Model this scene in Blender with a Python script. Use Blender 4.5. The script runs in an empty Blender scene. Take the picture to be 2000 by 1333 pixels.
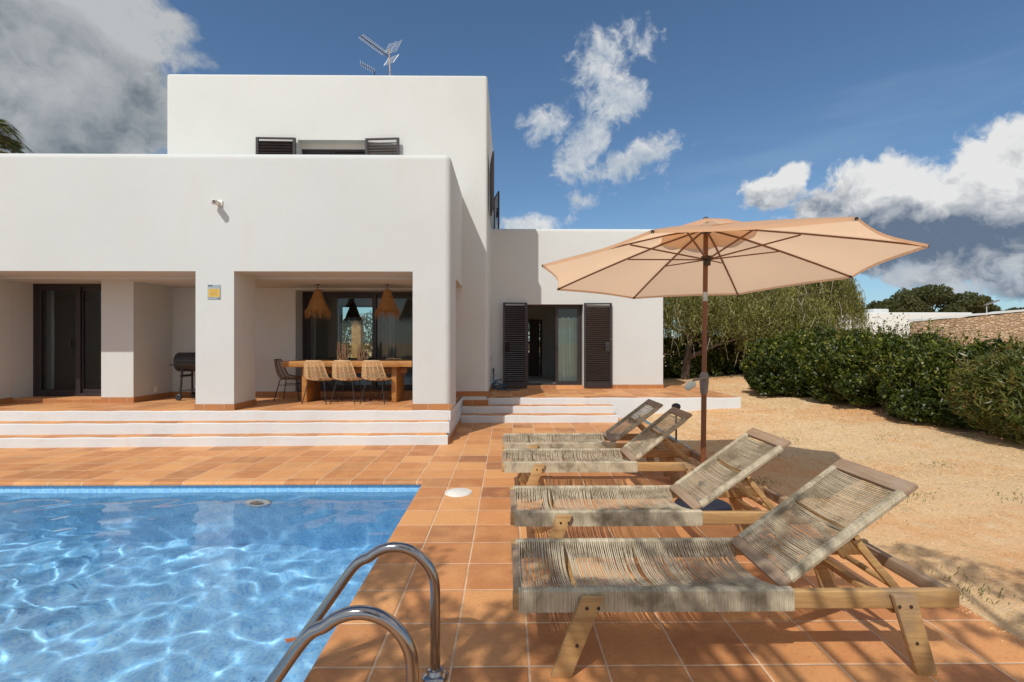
import bpy, bmesh, math, random
import numpy as np
from mathutils import Vector, Matrix
random.seed(7); RNG = np.random.default_rng(7)
PI = math.pi
SC = bpy.context.scene
COL = SC.collection

# ---------------------------------------------------------------- camera, sky, sun, exposure
cam_d = bpy.data.cameras.new('camera'); cam = bpy.data.objects.new('camera', cam_d); COL.objects.link(cam)
cam_d.sensor_width = 36; cam_d.lens = 17.28; cam_d.clip_end = 3000; cam_d.clip_start = 0.05
cam_d.shift_y = 0.00175
cam.location = (0, 0, 1.43); cam.rotation_euler = (PI/2, 0, -0.0104)
SC.camera = cam

SUNV = Vector((-0.43, -0.77, 1.0)).normalized()          # towards the sun
sun_d = bpy.data.lights.new('sun', 'SUN'); sun = bpy.data.objects.new('sun', sun_d); COL.objects.link(sun)
sun_d.energy = 3.4; sun_d.angle = math.radians(0.53); sun_d.color = (1.0, 0.955, 0.88)
sun.rotation_euler = (-SUNV).to_track_quat('-Z', 'Y').to_euler()
sun.location = (-10, -18, 24)
sun_d.cycles.is_caustics_light = True

SC.view_settings.view_transform = 'Standard'; SC.view_settings.look = 'None'
SC.view_settings.exposure = 0.0; SC.view_settings.gamma = 1.0
SC.render.engine = 'CYCLES'
cy = SC.cycles
cy.max_bounces = 10; cy.diffuse_bounces = 4; cy.glossy_bounces = 4; cy.transmission_bounces = 8; cy.transparent_max_bounces = 24
cy.caustics_refractive = True; cy.caustics_reflective = False
cy.sample_clamp_indirect = 4.0; cy.blur_glossy = 0.5
cy.use_denoising = True
try: cy.denoiser = 'OPENIMAGEDENOISE'
except Exception: pass

class NG:
    """small node-graph helper"""
    def __init__(s, tree): s.t = tree; s.n = tree.nodes; s.l = tree.links
    def node(s, kind, **kw):
        n = s.n.new(kind)
        for k, v in kw.items(): setattr(n, k, v)
        return n
    def put(s, sock, v):
        if isinstance(v, bpy.types.NodeSocket): s.l.new(v, sock)
        elif v is not None:
            if sock.type == 'RGBA' and not hasattr(v, '__len__'): v = (v, v, v, 1)
            if sock.type == 'RGBA' and len(v) == 3: v = (*v, 1)
            sock.default_value = v
    def m(s, op, a, b=None, c=None, clamp=False):
        n = s.node('ShaderNodeMath', operation=op, use_clamp=clamp)
        s.put(n.inputs[0], a)
        if b is not None: s.put(n.inputs[1], b)
        if c is not None: s.put(n.inputs[2], c)
        return n.outputs[0]
    def vm(s, op, a, b=None):
        n = s.node('ShaderNodeVectorMath', operation=op); s.put(n.inputs[0], a)
        if b is not None: s.put(n.inputs[1], b)
        return n.outputs[0]
    def mix(s, f, a, b, blend='MIX'):
        n = s.node('ShaderNodeMix', data_type='RGBA', blend_type=blend)
        s.put(n.inputs[0], f); s.put(n.inputs[6], a); s.put(n.inputs[7], b)
        return n.outputs[2]
    def noise(s, vec, scale, detail=4, rough=0.55, dist=0.0, color=False):
        n = s.node('ShaderNodeTexNoise'); s.put(n.inputs['Vector'], vec)
        n.inputs['Scale'].default_value = scale; n.inputs['Detail'].default_value = detail
        n.inputs['Roughness'].default_value = rough; n.inputs['Distortion'].default_value = dist
        return n.outputs[1 if color else 0]
    def ramp(s, f, stops):
        n = s.node('ShaderNodeValToRGB'); s.put(n.inputs[0], f); e = n.color_ramp.elements
        while len(e) < len(stops): e.new(0.5)
        for el, (p, c) in zip(e, stops):
            el.position = p; el.color = (*c, 1) if hasattr(c, '__len__') else (c, c, c, 1)
        return n.outputs[0]
    def smooth(s, v, lo, hi):
        n = s.node('ShaderNodeMapRange', interpolation_type='SMOOTHSTEP'); s.put(n.inputs[0], v)
        n.inputs[1].default_value = lo; n.inputs[2].default_value = hi
        return n.outputs[0]
    def mapping(s, vec, scale=(1, 1, 1), rot=(0, 0, 0), loc=(0, 0, 0)):
        n = s.node('ShaderNodeMapping'); s.put(n.inputs[0], vec)
        n.inputs[1].default_value = loc; n.inputs[2].default_value = rot; n.inputs[3].default_value = scale
        return n.outputs[0]

def build_sky():
    w = bpy.data.worlds.new('World'); SC.world = w; w.use_nodes = True
    g = NG(w.node_tree); g.n.clear()
    sky = g.node('ShaderNodeTexSky', sky_type='NISHITA'); sky.sun_disc = False
    sky.sun_elevation = math.asin(SUNV.z); sky.sun_rotation = math.atan2(SUNV.x, SUNV.y)
    sky.air_density = 1.0; sky.dust_density = 0.4; sky.ozone_density = 2.2
    tc = g.node('ShaderNodeTexCoord').outputs['Generated']
    sep = g.node('ShaderNodeSeparateXYZ'); g.put(sep.inputs[0], tc)
    az = g.m('ARCTAN2', sep.outputs[0], sep.outputs[1]); el = g.m('ARCSINE', sep.outputs[2])
    base = g.mix(1.0, sky.outputs[0], SKYTINT, 'MULTIPLY')
    # rolling domain warp so that cloud edges billow
    wn = g.noise(tc, 4.0, 5, 0.6, color=True)
    wv = g.vm('SCALE', g.vm('SUBTRACT', wn, (0.5, 0.5, 0.5))); wv.node.inputs[3].default_value = 0.16
    p = g.vm('ADD', tc, wv)
    n1 = g.noise(p, 5.0, 9, 0.58)
    n2 = g.noise(p, 13.0, 7, 0.6)
    ps = g.vm('ADD', p, tuple(SUNV*0.035)); n1s = g.noise(ps, 5.0, 6, 0.55)
    n3 = g.noise(p, 34.0, 6, 0.62)
    fb = g.m('ADD', g.m('MULTIPLY', n1, 0.65), g.m('MULTIPLY', n2, 0.35))
    fs = g.m('ADD', g.m('MULTIPLY', n2, 0.55), g.m('MULTIPLY', n3, 0.45))
    n2s = g.noise(g.vm('ADD', p, tuple(SUNV*0.016)), 13.0, 5, 0.6)
    def blob(a, e, sa, se, rot=0.0, k=1.0):
        da = g.m('SUBTRACT', az, a); de = g.m('SUBTRACT', el, e)
        c, s_ = math.cos(rot), math.sin(rot)
        u = g.m('ADD', g.m('MULTIPLY', da, c), g.m('MULTIPLY', de, s_))
        v = g.m('SUBTRACT', g.m('MULTIPLY', de, c), g.m('MULTIPLY', da, s_))
        r = g.m('ADD', g.m('POWER', g.m('ABSOLUTE', g.m('DIVIDE', u, sa)), 2), g.m('POWER', g.m('ABSOLUTE', g.m('DIVIDE', v, se)), 2))
        return g.m('MULTIPLY', g.m('SUBTRACT', 1.0, g.m('SQRT', r)), k)
    def dirof(px, py):
        u = (px-1000)/960 + 0.0104; v = (670-py)/960
        return math.atan2(u, 1), math.atan2(v, math.sqrt(1+u*u))
    def field(bl):
        out = None
        for (px, py, wx, wy, rot, k) in bl:
            a, e = dirof(px, py); a2, _ = dirof(px+wx, py); _, e2 = dirof(px, py-wy)
            b = blob(a, e, abs(a2-a), abs(e2-e), rot, k)
            out = b if out is None else g.m('MAXIMUM', out, b)
        return out
    def cloud(color, bl, lo, hi, soft, lit, dark, amp=2.4, thick=1.0, shade=None, hn=None):
        f = field(bl)
        d = g.m('ADD', g.m('MAXIMUM', f, -1.2), g.m('MULTIPLY', g.m('SUBTRACT', fb if hn is None else hn, 0.5), amp))
        dens = g.smooth(d, lo, hi)
        dens = g.m('MULTIPLY', dens, thick)
        sh = g.m('ADD', 0.5, g.m('MULTIPLY', g.m('SUBTRACT', n1, n1s), soft))
        if shade is not None: sh = g.m('ADD', sh, shade)
        sh = g.m('MINIMUM', g.m('MAXIMUM', sh, 0.0), 1.0)
        return g.mix(dens, color, g.mix(sh, dark, lit))
    S = SKYSCALE
    W = lambda c: tuple(x/S for x in c)
    # thin veil
    st = g.noise(g.mapping(tc, (2.0, 2.0, 14.0), (0.0, 0.35, 0.0)), 2.2, 7, 0.6)
    veil = g.m('MULTIPLY', g.smooth(g.m('ADD', g.m('MULTIPLY', g.m('SUBTRACT', st, 0.5), 1.8), field([(1550, 310, 750, 110, 0.22, 0.8)])), 0.0, 1.3), 0.34)
    col = g.mix(veil, base, W((0.30, 0.46, 0.62)))
    lo_h = g.smooth(el, 0.30, 0.02)
    col = g.mix(g.m('MULTIPLY', lo_h, 0.30), col, W((0.26, 0.47, 0.66)))
    # bright clouds added to the unseen sky behind the viewer, for reflections and fill
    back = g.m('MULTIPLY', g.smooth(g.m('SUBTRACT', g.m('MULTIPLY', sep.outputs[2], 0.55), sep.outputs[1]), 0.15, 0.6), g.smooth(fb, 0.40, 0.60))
    col = g.mix(back, col, W(FILL_CLOUD))
    # left grey bank
    shl = g.m('SUBTRACT', g.m('MULTIPLY', g.smooth(n1, 0.30, 0.66), 0.62), 0.46)
    edge = field([(0, 190, 420, 330, 0.0, 1.0)])
    shl = g.m('ADD', shl, g.smooth(edge, 0.35, 0.0))
    col = cloud(col, [(-60, 60, 470, 480, 0.0, 2.8), (270, 190, 150, 140, 0, 1.6), (150, 200, 280, 140, 0, 1.9)], 0.1, 0.8, 2.4, W((0.50, 0.52, 0.53)), W((0.145, 0.18, 0.215)), 5.5, 0.97, shl)
    # white puffs over the annex
    col = cloud(col, [(1175, 120, 70, 70, 0, 1.5), (1195, 200, 75, 62, 0, 1.4), (1068, 240, 62, 45, 0, 1.0), (1160, 262, 75, 50, 0.5, 1.1),
                      (1255, 305, 105, 40, 0.25, 1.35), (1130, 312, 70, 36, .5, .7), (1132, 390, 30, 22, 0, .6), (1035, 440, 85, 24, 0, 1.2), (1180, 345, 80, 26, 0, .5), (1245, 90, 40, 40, 0, .5)],
                -0.1, 0.9, 3.0, W((0.72, 0.73, 0.74)), W((0.38, 0.46, 0.55)), 5.0, 0.96, g.m('MULTIPLY', g.m('SUBTRACT', n2, n2s), 3.0), fs)
    # big cumulus on the right
    shr = g.m('ADD', g.m('MULTIPLY', g.smooth(g.m('ADD', el, g.m('MULTIPLY', g.m('SUBTRACT', n1, 0.5), 0.20)), math.atan2(215, 1300), math.atan2(390, 1300)), 0.95), -0.34)
    shr = g.m('ADD', shr, g.m('MULTIPLY', g.m('SUBTRACT', n2, n2s), 2.0))
    col = cloud(col, [(2090, 390, 480, 230, 0.0, 2.8), (1850, 450, 330, 130, 0.0, 2.3), (1720, 390, 190, 110, 0, 1.7), (1545, 350, 62, 50, 0.3, 1.2), (1500, 385, 80, 50, 0.0, 1.3), (1610, 400, 120, 60, 0, 1.2)],
                0.2, 0.62, 2.4, W((0.80, 0.80, 0.79)), W((0.13, 0.175, 0.25)), 4.0, 0.97, shr, g.m('ADD', g.m('MULTIPLY', fb, 0.5), g.m('MULTIPLY', fs, 0.5)))
    col = cloud(col, [(1765, 540, 80, 30, 0, 1.2), (1880, 568, 110, 30, 0.1, 1.2), (1990, 520, 90, 60, 0, .9)], 0.1, 1.1, 3.0, W((0.70, 0.69, 0.68)), W((0.33, 0.42, 0.52)), 5.0, 0.9, None, fs)
    # below the horizon: dull earth
    bg = g.node('ShaderNodeBackground'); g.put(bg.inputs[0], col); bg.inputs[1].default_value = S
    out = g.node('ShaderNodeOutputWorld'); g.l.new(bg.outputs[0], out.inputs[0])
SKYSCALE = 0.11
SKYTINT = (0.73, 0.885, 0.97)
FILL_CLOUD = (0.86, 0.82, 0.78)
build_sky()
SC.world.cycles.sampling_method = 'MANUAL'; SC.world.cycles.sample_map_resolution = 512

# ---------------------------------------------------------------- materials
MATS = {}
def new_mat(name):
    m = bpy.data.materials.new(name); m.use_nodes = True
    g = NG(m.node_tree); g.n.clear()
    out = g.node('ShaderNodeOutputMaterial'); b = g.node('ShaderNodeBsdfPrincipled')
    g.l.new(b.outputs[0], out.inputs[0]); MATS[name] = m
    return m, g, b, out
def bump(g, b, h, strength, dist):
    n = g.node('ShaderNodeBump'); g.put(n.inputs['Height'], h)
    n.inputs['Strength'].default_value = strength; n.inputs['Distance'].default_value = dist
    g.l.new(n.outputs[0], b.inputs['Normal'])
def simple(name, c1, c2=None, scale=6.0, rough=0.6, metal=0.0, bs=0.0, bd=0.01, bscale=None, stretch=(1, 1, 1), spec=0.5, rot=(0, 0, 0)):
    m, g, b, out = new_mat(name)
    tc = g.mapping(g.node('ShaderNodeTexCoord').outputs['Object'], stretch, rot)
    n = g.noise(tc, scale, 5, 0.6)
    g.put(b.inputs['Base Color'], g.mix(g.smooth(n, 0.3, 0.7), c1, c2 if c2 else tuple(x*0.8 for x in c1)))
    b.inputs['Roughness'].default_value = rough; b.inputs['Metallic'].default_value = metal
    b.inputs['Specular IOR Level'].default_value = spec
    if bs: bump(g, b, g.noise(tc, bscale or scale*4, 5, 0.6), bs, bd)
    return m

def plaster(name, c, stain, bs=0.35):
    m, g, b, out = new_mat(name)
    tc = g.node('ShaderNodeTexCoord').outputs['Object']
    big = g.noise(tc, 0.5, 4, 0.6); mid = g.noise(g.mapping(tc, (1, 1, 0.3)), 2.4, 5, 0.65); fine = g.noise(tc, 60, 3, 0.6)
    col = g.mix(g.smooth(big, 0.35, 0.7), c, tuple(x*0.955 for x in c))
    col = g.mix(g.m('MULTIPLY', g.smooth(mid, 0.50, 0.8), 0.42), col, stain)
    b.inputs['Roughness'].default_value = 0.88; b.inputs['Specular IOR Level'].default_value = 0.2
    g.put(b.inputs['Base Color'], col)
    h = g.m('ADD', g.m('MULTIPLY', fine, 0.25), g.m('MULTIPLY', g.noise(tc, 6, 4, 0.6), 1.0))
    bump(g, b, h, bs, 0.012)
    return m
plaster('white_plaster', (0.61, 0.63, 0.615), (0.60, 0.575, 0.52))
plaster('white_step_paint', (0.66, 0.69, 0.70), (0.56, 0.50, 0.44), 0.7)
plaster('inside_paint', (0.62, 0.60, 0.56), (0.5, 0.48, 0.44), 0.1)

def tiles(name, px, py, x0, y0, gw, cols, grout, diag=False):
    m, g, b, out = new_mat(name)
    tc = g.node('ShaderNodeTexCoord').outputs['Object']
    wob = g.noise(tc, 3.0, 2, 0.5, color=True)
    wv = g.vm('SCALE', g.vm('SUBTRACT', wob, (0.5, 0.5, 0.5))); wv.node.inputs[3].default_value = 0.008
    sep = g.node('ShaderNodeSeparateXYZ'); g.put(sep.inputs[0], g.vm('ADD', tc, wv))
    if diag:
        u = g.m('DIVIDE', g.m('ADD', sep.outputs[0], g.m('SUBTRACT', sep.outputs[1], x0)), px); v = 0.5
    else:
        u = g.m('DIVIDE', g.m('SUBTRACT', sep.outputs[0], x0), px); v = g.m('DIVIDE', g.m('SUBTRACT', sep.outputs[1], y0), py)
    def edge(t, p):
        f = g.m('FRACT', t); return g.m('MULTIPLY', g.m('MINIMUM', f, g.m('SUBTRACT', 1.0, f)), p)
    d = edge(u, px) if diag else g.m('MINIMUM', edge(u, px), edge(v, py))
    tile = g.smooth(d, gw*0.35, gw*0.62)
    comb = g.node('ShaderNodeCombineXYZ'); g.put(comb.inputs[0], g.m('FLOOR', u)); g.put(comb.inputs[1], g.m('FLOOR', v))
    wn = g.node('ShaderNodeTexWhiteNoise', noise_dimensions='3D'); g.put(wn.inputs[0], comb.outputs[0])
    r = wn.outputs[0]
    base = g.ramp(r, [(0.0, cols[0]), (0.45, cols[1]), (0.8, cols[2]), (1.0, cols[3])])
    # cloudy firing marks inside each tile, different from tile to tile
    off = g.vm('SCALE', wn.outputs[1]); off.node.inputs[3].default_value = 7.0
    cl = g.noise(g.vm('ADD', g.mapping(tc, (1, 1.0, 1)), off), 5.0, 5, 0.6)
    base = g.mix(g.m('MULTIPLY', g.smooth(cl, 0.35, 0.75), 0.55), base, cols[2])
    gr = g.noise(tc, 55, 4, 0.65)
    base = g.mix(g.m('MULTIPLY', g.smooth(gr, 0.48, 0.75), 0.40), base, tuple(x*0.72 for x in cols[3]))
    dirt = g.noise(tc, 1.1, 5, 0.65)
    base = g.mix(g.m('MULTIPLY', g.smooth(dirt, 0.48, 0.75), 0.42), base, (0.28, 0.15, 0.075))
    gcol = g.mix(g.smooth(g.noise(tc, 7, 4, 0.6), 0.4, 0.7), grout, tuple(x*0.72 for x in grout))
    g.put(b.inputs['Base Color'], g.mix(tile, gcol, base))
    g.put(b.inputs['Roughness'], g.m('ADD', 0.42, g.m('MULTIPLY', g.noise(tc, 9, 4, 0.6), 0.35)))
    b.inputs['Specular IOR Level'].default_value = 0.35
    h = g.m('ADD', g.m('MULTIPLY', g.smooth(d, 0.0, gw*1.5), 1.0), g.m('MULTIPLY', g.noise(tc, 26, 4, 0.6), 0.25))
    tilt = g.m('MULTIPLY', g.m('SUBTRACT', r, 0.5), 0.0)
    bump(g, b, g.m('ADD', h, tilt), 0.5, 0.006)
    return m
TC = [(0.46, 0.185, 0.068), (0.60, 0.26, 0.098), (0.71, 0.355, 0.14), (0.34, 0.135, 0.06)]
tiles('deck_tile', 0.343, 0.3378, -0.588, 2.171, 0.0085, TC, (0.72, 0.52, 0.35))
tiles('skirting_tile', 0.30, 0.30, 0.12, 0, 0.008, [(0.40, 0.17, 0.06), (0.44, 0.19, 0.07), (0.47, 0.21, 0.08), (0.38, 0.155, 0.06)], (0.52, 0.38, 0.26), diag=True)

def pool_tile():
    m, g, b, out = new_mat('pool_mosaic')
    tc = g.node('ShaderNodeTexCoord').outputs['Object']
    P = 0.025
    sep = g.node('ShaderNodeSeparateXYZ'); g.put(sep.inputs[0], tc)
    ids = []; d = None
    for k in range(3):
        t = g.m('DIVIDE', g.m('ADD', sep.outputs[k], 0.0123), P); f = g.m('FRACT', t); ids.append(g.m('FLOOR', t))
        e = g.m('MINIMUM', f, g.m('SUBTRACT', 1.0, f))
        geo = None
        d_k = e
        ids_k = None
        if d is None: d = []
        d.append(d_k)
    nrm = g.node('ShaderNodeNewGeometry').outputs['Normal']
    ns = g.node('ShaderNodeSeparateXYZ'); g.put(ns.inputs[0], nrm)
    dd = None
    for k in range(3):          # ignore the axis the face looks along
        e = g.m('ADD', d[k], g.m('MULTIPLY', g.m('GREATER_THAN', g.m('ABSOLUTE', ns.outputs[k]), 0.7), 1.0))
        dd = e if dd is None else g.m('MINIMUM', dd, e)
    comb = g.node('ShaderNodeCombineXYZ')
    for k in range(3): g.put(comb.inputs[k], ids[k])
    wn = g.node('ShaderNodeTexWhiteNoise', noise_dimensions='3D'); g.put(wn.inputs[0], comb.outputs[0])
    base = g.ramp(wn.outputs[0], [(0.0, (0.19, 0.50, 0.84)), (0.5, (0.26, 0.60, 0.89)), (1.0, (0.38, 0.70, 0.92))])
    g.put(b.inputs['Base Color'], g.mix(g.smooth(dd, 0.03, 0.09), (0.40, 0.66, 0.88), base))
    b.inputs['Roughness'].default_value = 0.35
pool_tile()

def water_mat():
    m, g, b, out = new_mat('pool_water')
    b.inputs['Base Color'].default_value = (0.90, 0.97, 1.0, 1); b.inputs['Roughness'].default_value = 0.0
    b.inputs['IOR'].default_value = 1.33; b.inputs['Transmission Weight'].default_value = 1.0
water_mat()

def glass_mat(name, tint, ior=1.5, boost=1.0):
    m, g, b, out = new_mat(name); g.n.remove(b)
    t = g.node('ShaderNodeBsdfTransparent'); t.inputs[0].default_value = (*tint, 1)
    gl = g.node('ShaderNodeBsdfGlossy'); gl.inputs['Roughness'].default_value = 0.0
    fr = g.node('ShaderNodeFresnel'); fr.inputs[0].default_value = ior
    mx = g.node('ShaderNodeMixShader'); g.put(mx.inputs[0], g.m('MULTIPLY', fr.outputs[0], boost, clamp=True))
    g.l.new(t.outputs[0], mx.inputs[1]); g.l.new(gl.outputs[0], mx.inputs[2]); g.l.new(mx.outputs[0], out.inputs[0])
glass_mat('window_glass', (0.86, 0.94, 0.91), 1.5, 1.6)

def wood(name, c1, c2, c3, rough=0.6, axis=(1, 12, 12)):
    m, g, b, out = new_mat(name)
    tc = g.mapping(g.node('ShaderNodeTexCoord').outputs['Object'], axis)
    n = g.noise(tc, 4.0, 6, 0.65, 0.6); n2 = g.noise(g.node('ShaderNodeTexCoord').outputs['Object'], 5.0, 4, 0.6)
    col = g.mix(g.smooth(n, 0.3, 0.7), c1, c2)
    col = g.mix(g.m('MULTIPLY', g.smooth(n2, 0.5, 0.72), 0.7), col, c3)
    g.put(b.inputs['Base Color'], col); b.inputs['Roughness'].default_value = rough
    bump(g, b, n, 0.3, 0.004)
wood('weathered_teak', (0.52, 0.32, 0.13), (0.37, 0.21, 0.085), (0.24, 0.18, 0.12))
wood('weathered_crossbar', (0.36, 0.26, 0.175), (0.27, 0.18, 0.115), (0.33, 0.26, 0.21), 0.7, (12, 1, 12))
wood('table_wood', (0.50, 0.24, 0.06), (0.34, 0.14, 0.035), (0.42, 0.20, 0.06), 0.45)
wood('driftwood', (0.62, 0.46, 0.30), (0.42, 0.26, 0.14), (0.30, 0.17, 0.08), 0.8, (12, 12, 2))
wood('umbrella_pole_wood', (0.20, 0.075, 0.028), (0.145, 0.05, 0.02), (0.24, 0.09, 0.03), 0.4, (12, 12, 1))
simple('bark', (0.16, 0.11, 0.08), (0.07, 0.05, 0.035), 12, 0.9, bs=0.8, bd=0.02, stretch=(2, 2, 0.5))

simple('pale_twig', (0.42, 0.36, 0.28), (0.30, 0.24, 0.17), 12, 0.9)
def cord(name, c1, c2, dirt):
    m, g, b, out = new_mat(name)
    tc = g.node('ShaderNodeTexCoord').outputs['Object']
    n = g.noise(tc, 5.5, 5, 0.65); n2 = g.noise(g.mapping(tc, (60, 1, 1)), 3, 3, 0.6)
    col = g.mix(g.smooth(n2, 0.35, 0.7), c1, c2)
    col = g.mix(g.m('MULTIPLY', g.smooth(n, 0.42, 0.66), 0.80), col, dirt)
    g.put(b.inputs['Base Color'], col); b.inputs['Roughness'].default_value = 0.8
    bump(g, b, g.noise(g.mapping(tc, (20, 90, 90)), 3, 2, 0.5), 0.4, 0.002)
cord('rope_cord', (0.60, 0.53, 0.385), (0.40, 0.345, 0.24), (0.19, 0.155, 0.095))
simple('rattan', (0.80, 0.58, 0.33), (0.62, 0.40, 0.20), 30, 0.5)
simple('shaded_rattan', (0.26, 0.17, 0.10), (0.15, 0.09, 0.05), 30, 0.6)  # porch shade on the left-end chair put into the rattan colour
simple('straw', (0.44, 0.22, 0.07), (0.28, 0.125, 0.035), 18, 0.85, bs=0.8, bd=0.01, bscale=40, stretch=(1, 1, 6))
simple('darkened_straw', (0.09, 0.06, 0.045), (0.05, 0.035, 0.03), 18, 0.85, bs=0.8, bd=0.01, stretch=(1, 1, 6))  # straw colour darkened to give the indoor lamp its backlit silhouette
simple('black_metal', (0.018, 0.018, 0.02), (0.03, 0.028, 0.028), 10, 0.45)
simple('bronze_aluminium', (0.032, 0.024, 0.026), (0.024, 0.018, 0.020), 3, 0.42, metal=0.0)
simple('shutter_slat', (0.035, 0.022, 0.021), (0.024, 0.016, 0.016), 8, 0.45)
simple('steel_bracket', (0.55, 0.54, 0.5), (0.4, 0.4, 0.38), 10, 0.35, metal=1.0)
simple('galvanised_steel', (0.60, 0.63, 0.66), (0.45, 0.47, 0.5), 10, 0.45, metal=0.5)
simple('rusty_steel', (0.55, 0.50, 0.40), (0.35, 0.20, 0.10), 10, 0.6)
simple('bolt_iron', (0.06, 0.035, 0.02), (0.03, 0.02, 0.015), 30, 0.6)
simple('grey_plastic', (0.22, 0.20, 0.20), (0.16, 0.15, 0.15), 8, 0.5)
simple('pale_plastic', (0.55, 0.66, 0.66), (0.42, 0.52, 0.52), 8, 0.35)
simple('white_plastic', (0.82, 0.80, 0.74), (0.74, 0.71, 0.65), 3, 0.45)
simple('base_blue', (0.016, 0.024, 0.045), (0.02, 0.02, 0.03), 6, 0.5)
simple('hose_blue', (0.03, 0.12, 0.20), (0.02, 0.07, 0.13), 8, 0.4)
simple('door_wood_dark', (0.045, 0.022, 0.014), (0.03, 0.014, 0.01), 4, 0.5)
simple('sign_plate', (0.34, 0.42, 0.45), (0.28, 0.35, 0.38), 12, 0.5)
simple('sign_yellow', (0.72, 0.50, 0.12), (0.66, 0.44, 0.09), 12, 0.5)
simple('sign_print', (0.42, 0.24, 0.06), (0.36, 0.20, 0.05), 12, 0.6)
simple('sign_green', (0.05, 0.14, 0.10), (0.04, 0.11, 0.08), 12, 0.6)
simple('orange_leaf', (0.45, 0.14, 0.04), (0.3, 0.09, 0.03), 20, 0.7)
simple('picture_paint', (0.45, 0.25, 0.09), (0.30, 0.13, 0.04), 9, 0.7)

def steel():
    m, g, b, out = new_mat('polished_steel')
    b.inputs['Base Color'].default_value = (0.38, 0.36, 0.35, 1); b.inputs['Metallic'].default_value = 1.0
    tc = g.node('ShaderNodeTexCoord').outputs['Object']
    g.put(b.inputs['Roughness'], g.m('ADD', 0.10, g.m('MULTIPLY', g.noise(tc, 14, 5, 0.6), 0.12)))
steel()

def fabric(name, col, tcol, trans, scale):
    m, g, b, out = new_mat(name)
    tc = g.node('ShaderNodeTexCoord').outputs['Object']
    wv = g.noise(g.mapping(tc, (1, 1, 1)), scale, 2, 0.5)
    fo = g.noise(g.mapping(tc, (1, 1, .4)), 1.6, 4, 0.6)
    g.put(b.inputs['Base Color'], g.mix(g.smooth(fo, 0.3, 0.7), col, tuple(x*0.93 for x in col)))
    b.inputs['Roughness'].default_value = 0.9; b.inputs['Specular IOR Level'].default_value = 0.15
    bump(g, b, g.m('ADD', wv, g.m('MULTIPLY', fo, 9.0)), 0.25, 0.012)
    tr = g.node('ShaderNodeBsdfTranslucent'); tr.inputs[0].default_value = (*tcol, 1)
    mx = g.node('ShaderNodeMixShader'); mx.inputs[0].default_value = trans
    g.l.new(b.outputs[0], mx.inputs[1]); g.l.new(tr.outputs[0], mx.inputs[2]); g.l.new(mx.outputs[0], out.inputs[0])
fabric('canopy_cloth', (0.80, 0.61, 0.45), (1.0, 0.71, 0.47), 0.62, 220)
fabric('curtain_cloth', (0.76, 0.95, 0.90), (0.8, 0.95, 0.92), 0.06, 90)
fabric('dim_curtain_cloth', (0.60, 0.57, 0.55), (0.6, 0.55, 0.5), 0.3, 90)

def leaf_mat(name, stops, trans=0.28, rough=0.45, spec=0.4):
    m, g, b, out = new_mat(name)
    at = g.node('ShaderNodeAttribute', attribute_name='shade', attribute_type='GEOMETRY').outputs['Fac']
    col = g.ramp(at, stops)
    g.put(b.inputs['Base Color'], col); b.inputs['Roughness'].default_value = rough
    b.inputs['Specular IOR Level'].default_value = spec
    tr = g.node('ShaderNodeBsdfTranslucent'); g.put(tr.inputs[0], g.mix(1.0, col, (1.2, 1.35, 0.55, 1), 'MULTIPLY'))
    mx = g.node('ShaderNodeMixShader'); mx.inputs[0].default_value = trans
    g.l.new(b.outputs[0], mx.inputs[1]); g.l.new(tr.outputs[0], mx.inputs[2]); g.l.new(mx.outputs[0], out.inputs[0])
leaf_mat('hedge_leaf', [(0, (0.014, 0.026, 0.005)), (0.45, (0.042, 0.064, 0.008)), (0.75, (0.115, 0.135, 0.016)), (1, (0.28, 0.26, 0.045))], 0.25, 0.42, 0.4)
leaf_mat('oleander_leaf', [(0, (0.03, 0.06, 0.012)), (0.5, (0.085, 0.11, 0.02)), (0.8, (0.19, 0.17, 0.04)), (1, (0.30, 0.15, 0.07))], 0.25, 0.4)
leaf_mat('pepper_leaf', [(0, (0.05, 0.06, 0.012)), (0.45, (0.17, 0.165, 0.036)), (0.8, (0.33, 0.30, 0.09)), (1, (0.55, 0.47, 0.28))], 0.3, 0.6)
leaf_mat('pine_needle', [(0, (0.06, 0.075, 0.03)), (0.6, (0.115, 0.115, 0.05)), (1, (0.22, 0.17, 0.09))], 0.3, 0.8, 0.1)  # tones lightened to put slight distance haze into the needles
leaf_mat('palm_leaf', [(0, (0.03, 0.06, 0.02)), (0.6, (0.10, 0.12, 0.03)), (1, (0.22, 0.19, 0.05))], 0.25, 0.45)
leaf_mat('dry_straw', [(0, (0.24, 0.14, 0.06)), (0.22, (0.66, 0.43, 0.19)), (0.7, (0.90, 0.65, 0.35)), (1, (0.95, 0.78, 0.50))], 0.1, 0.8, 0.1)
leaf_mat('weed_leaf', [(0, (0.05, 0.09, 0.02)), (0.6, (0.13, 0.16, 0.04)), (1, (0.25, 0.22, 0.07))], 0.3, 0.6)

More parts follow.
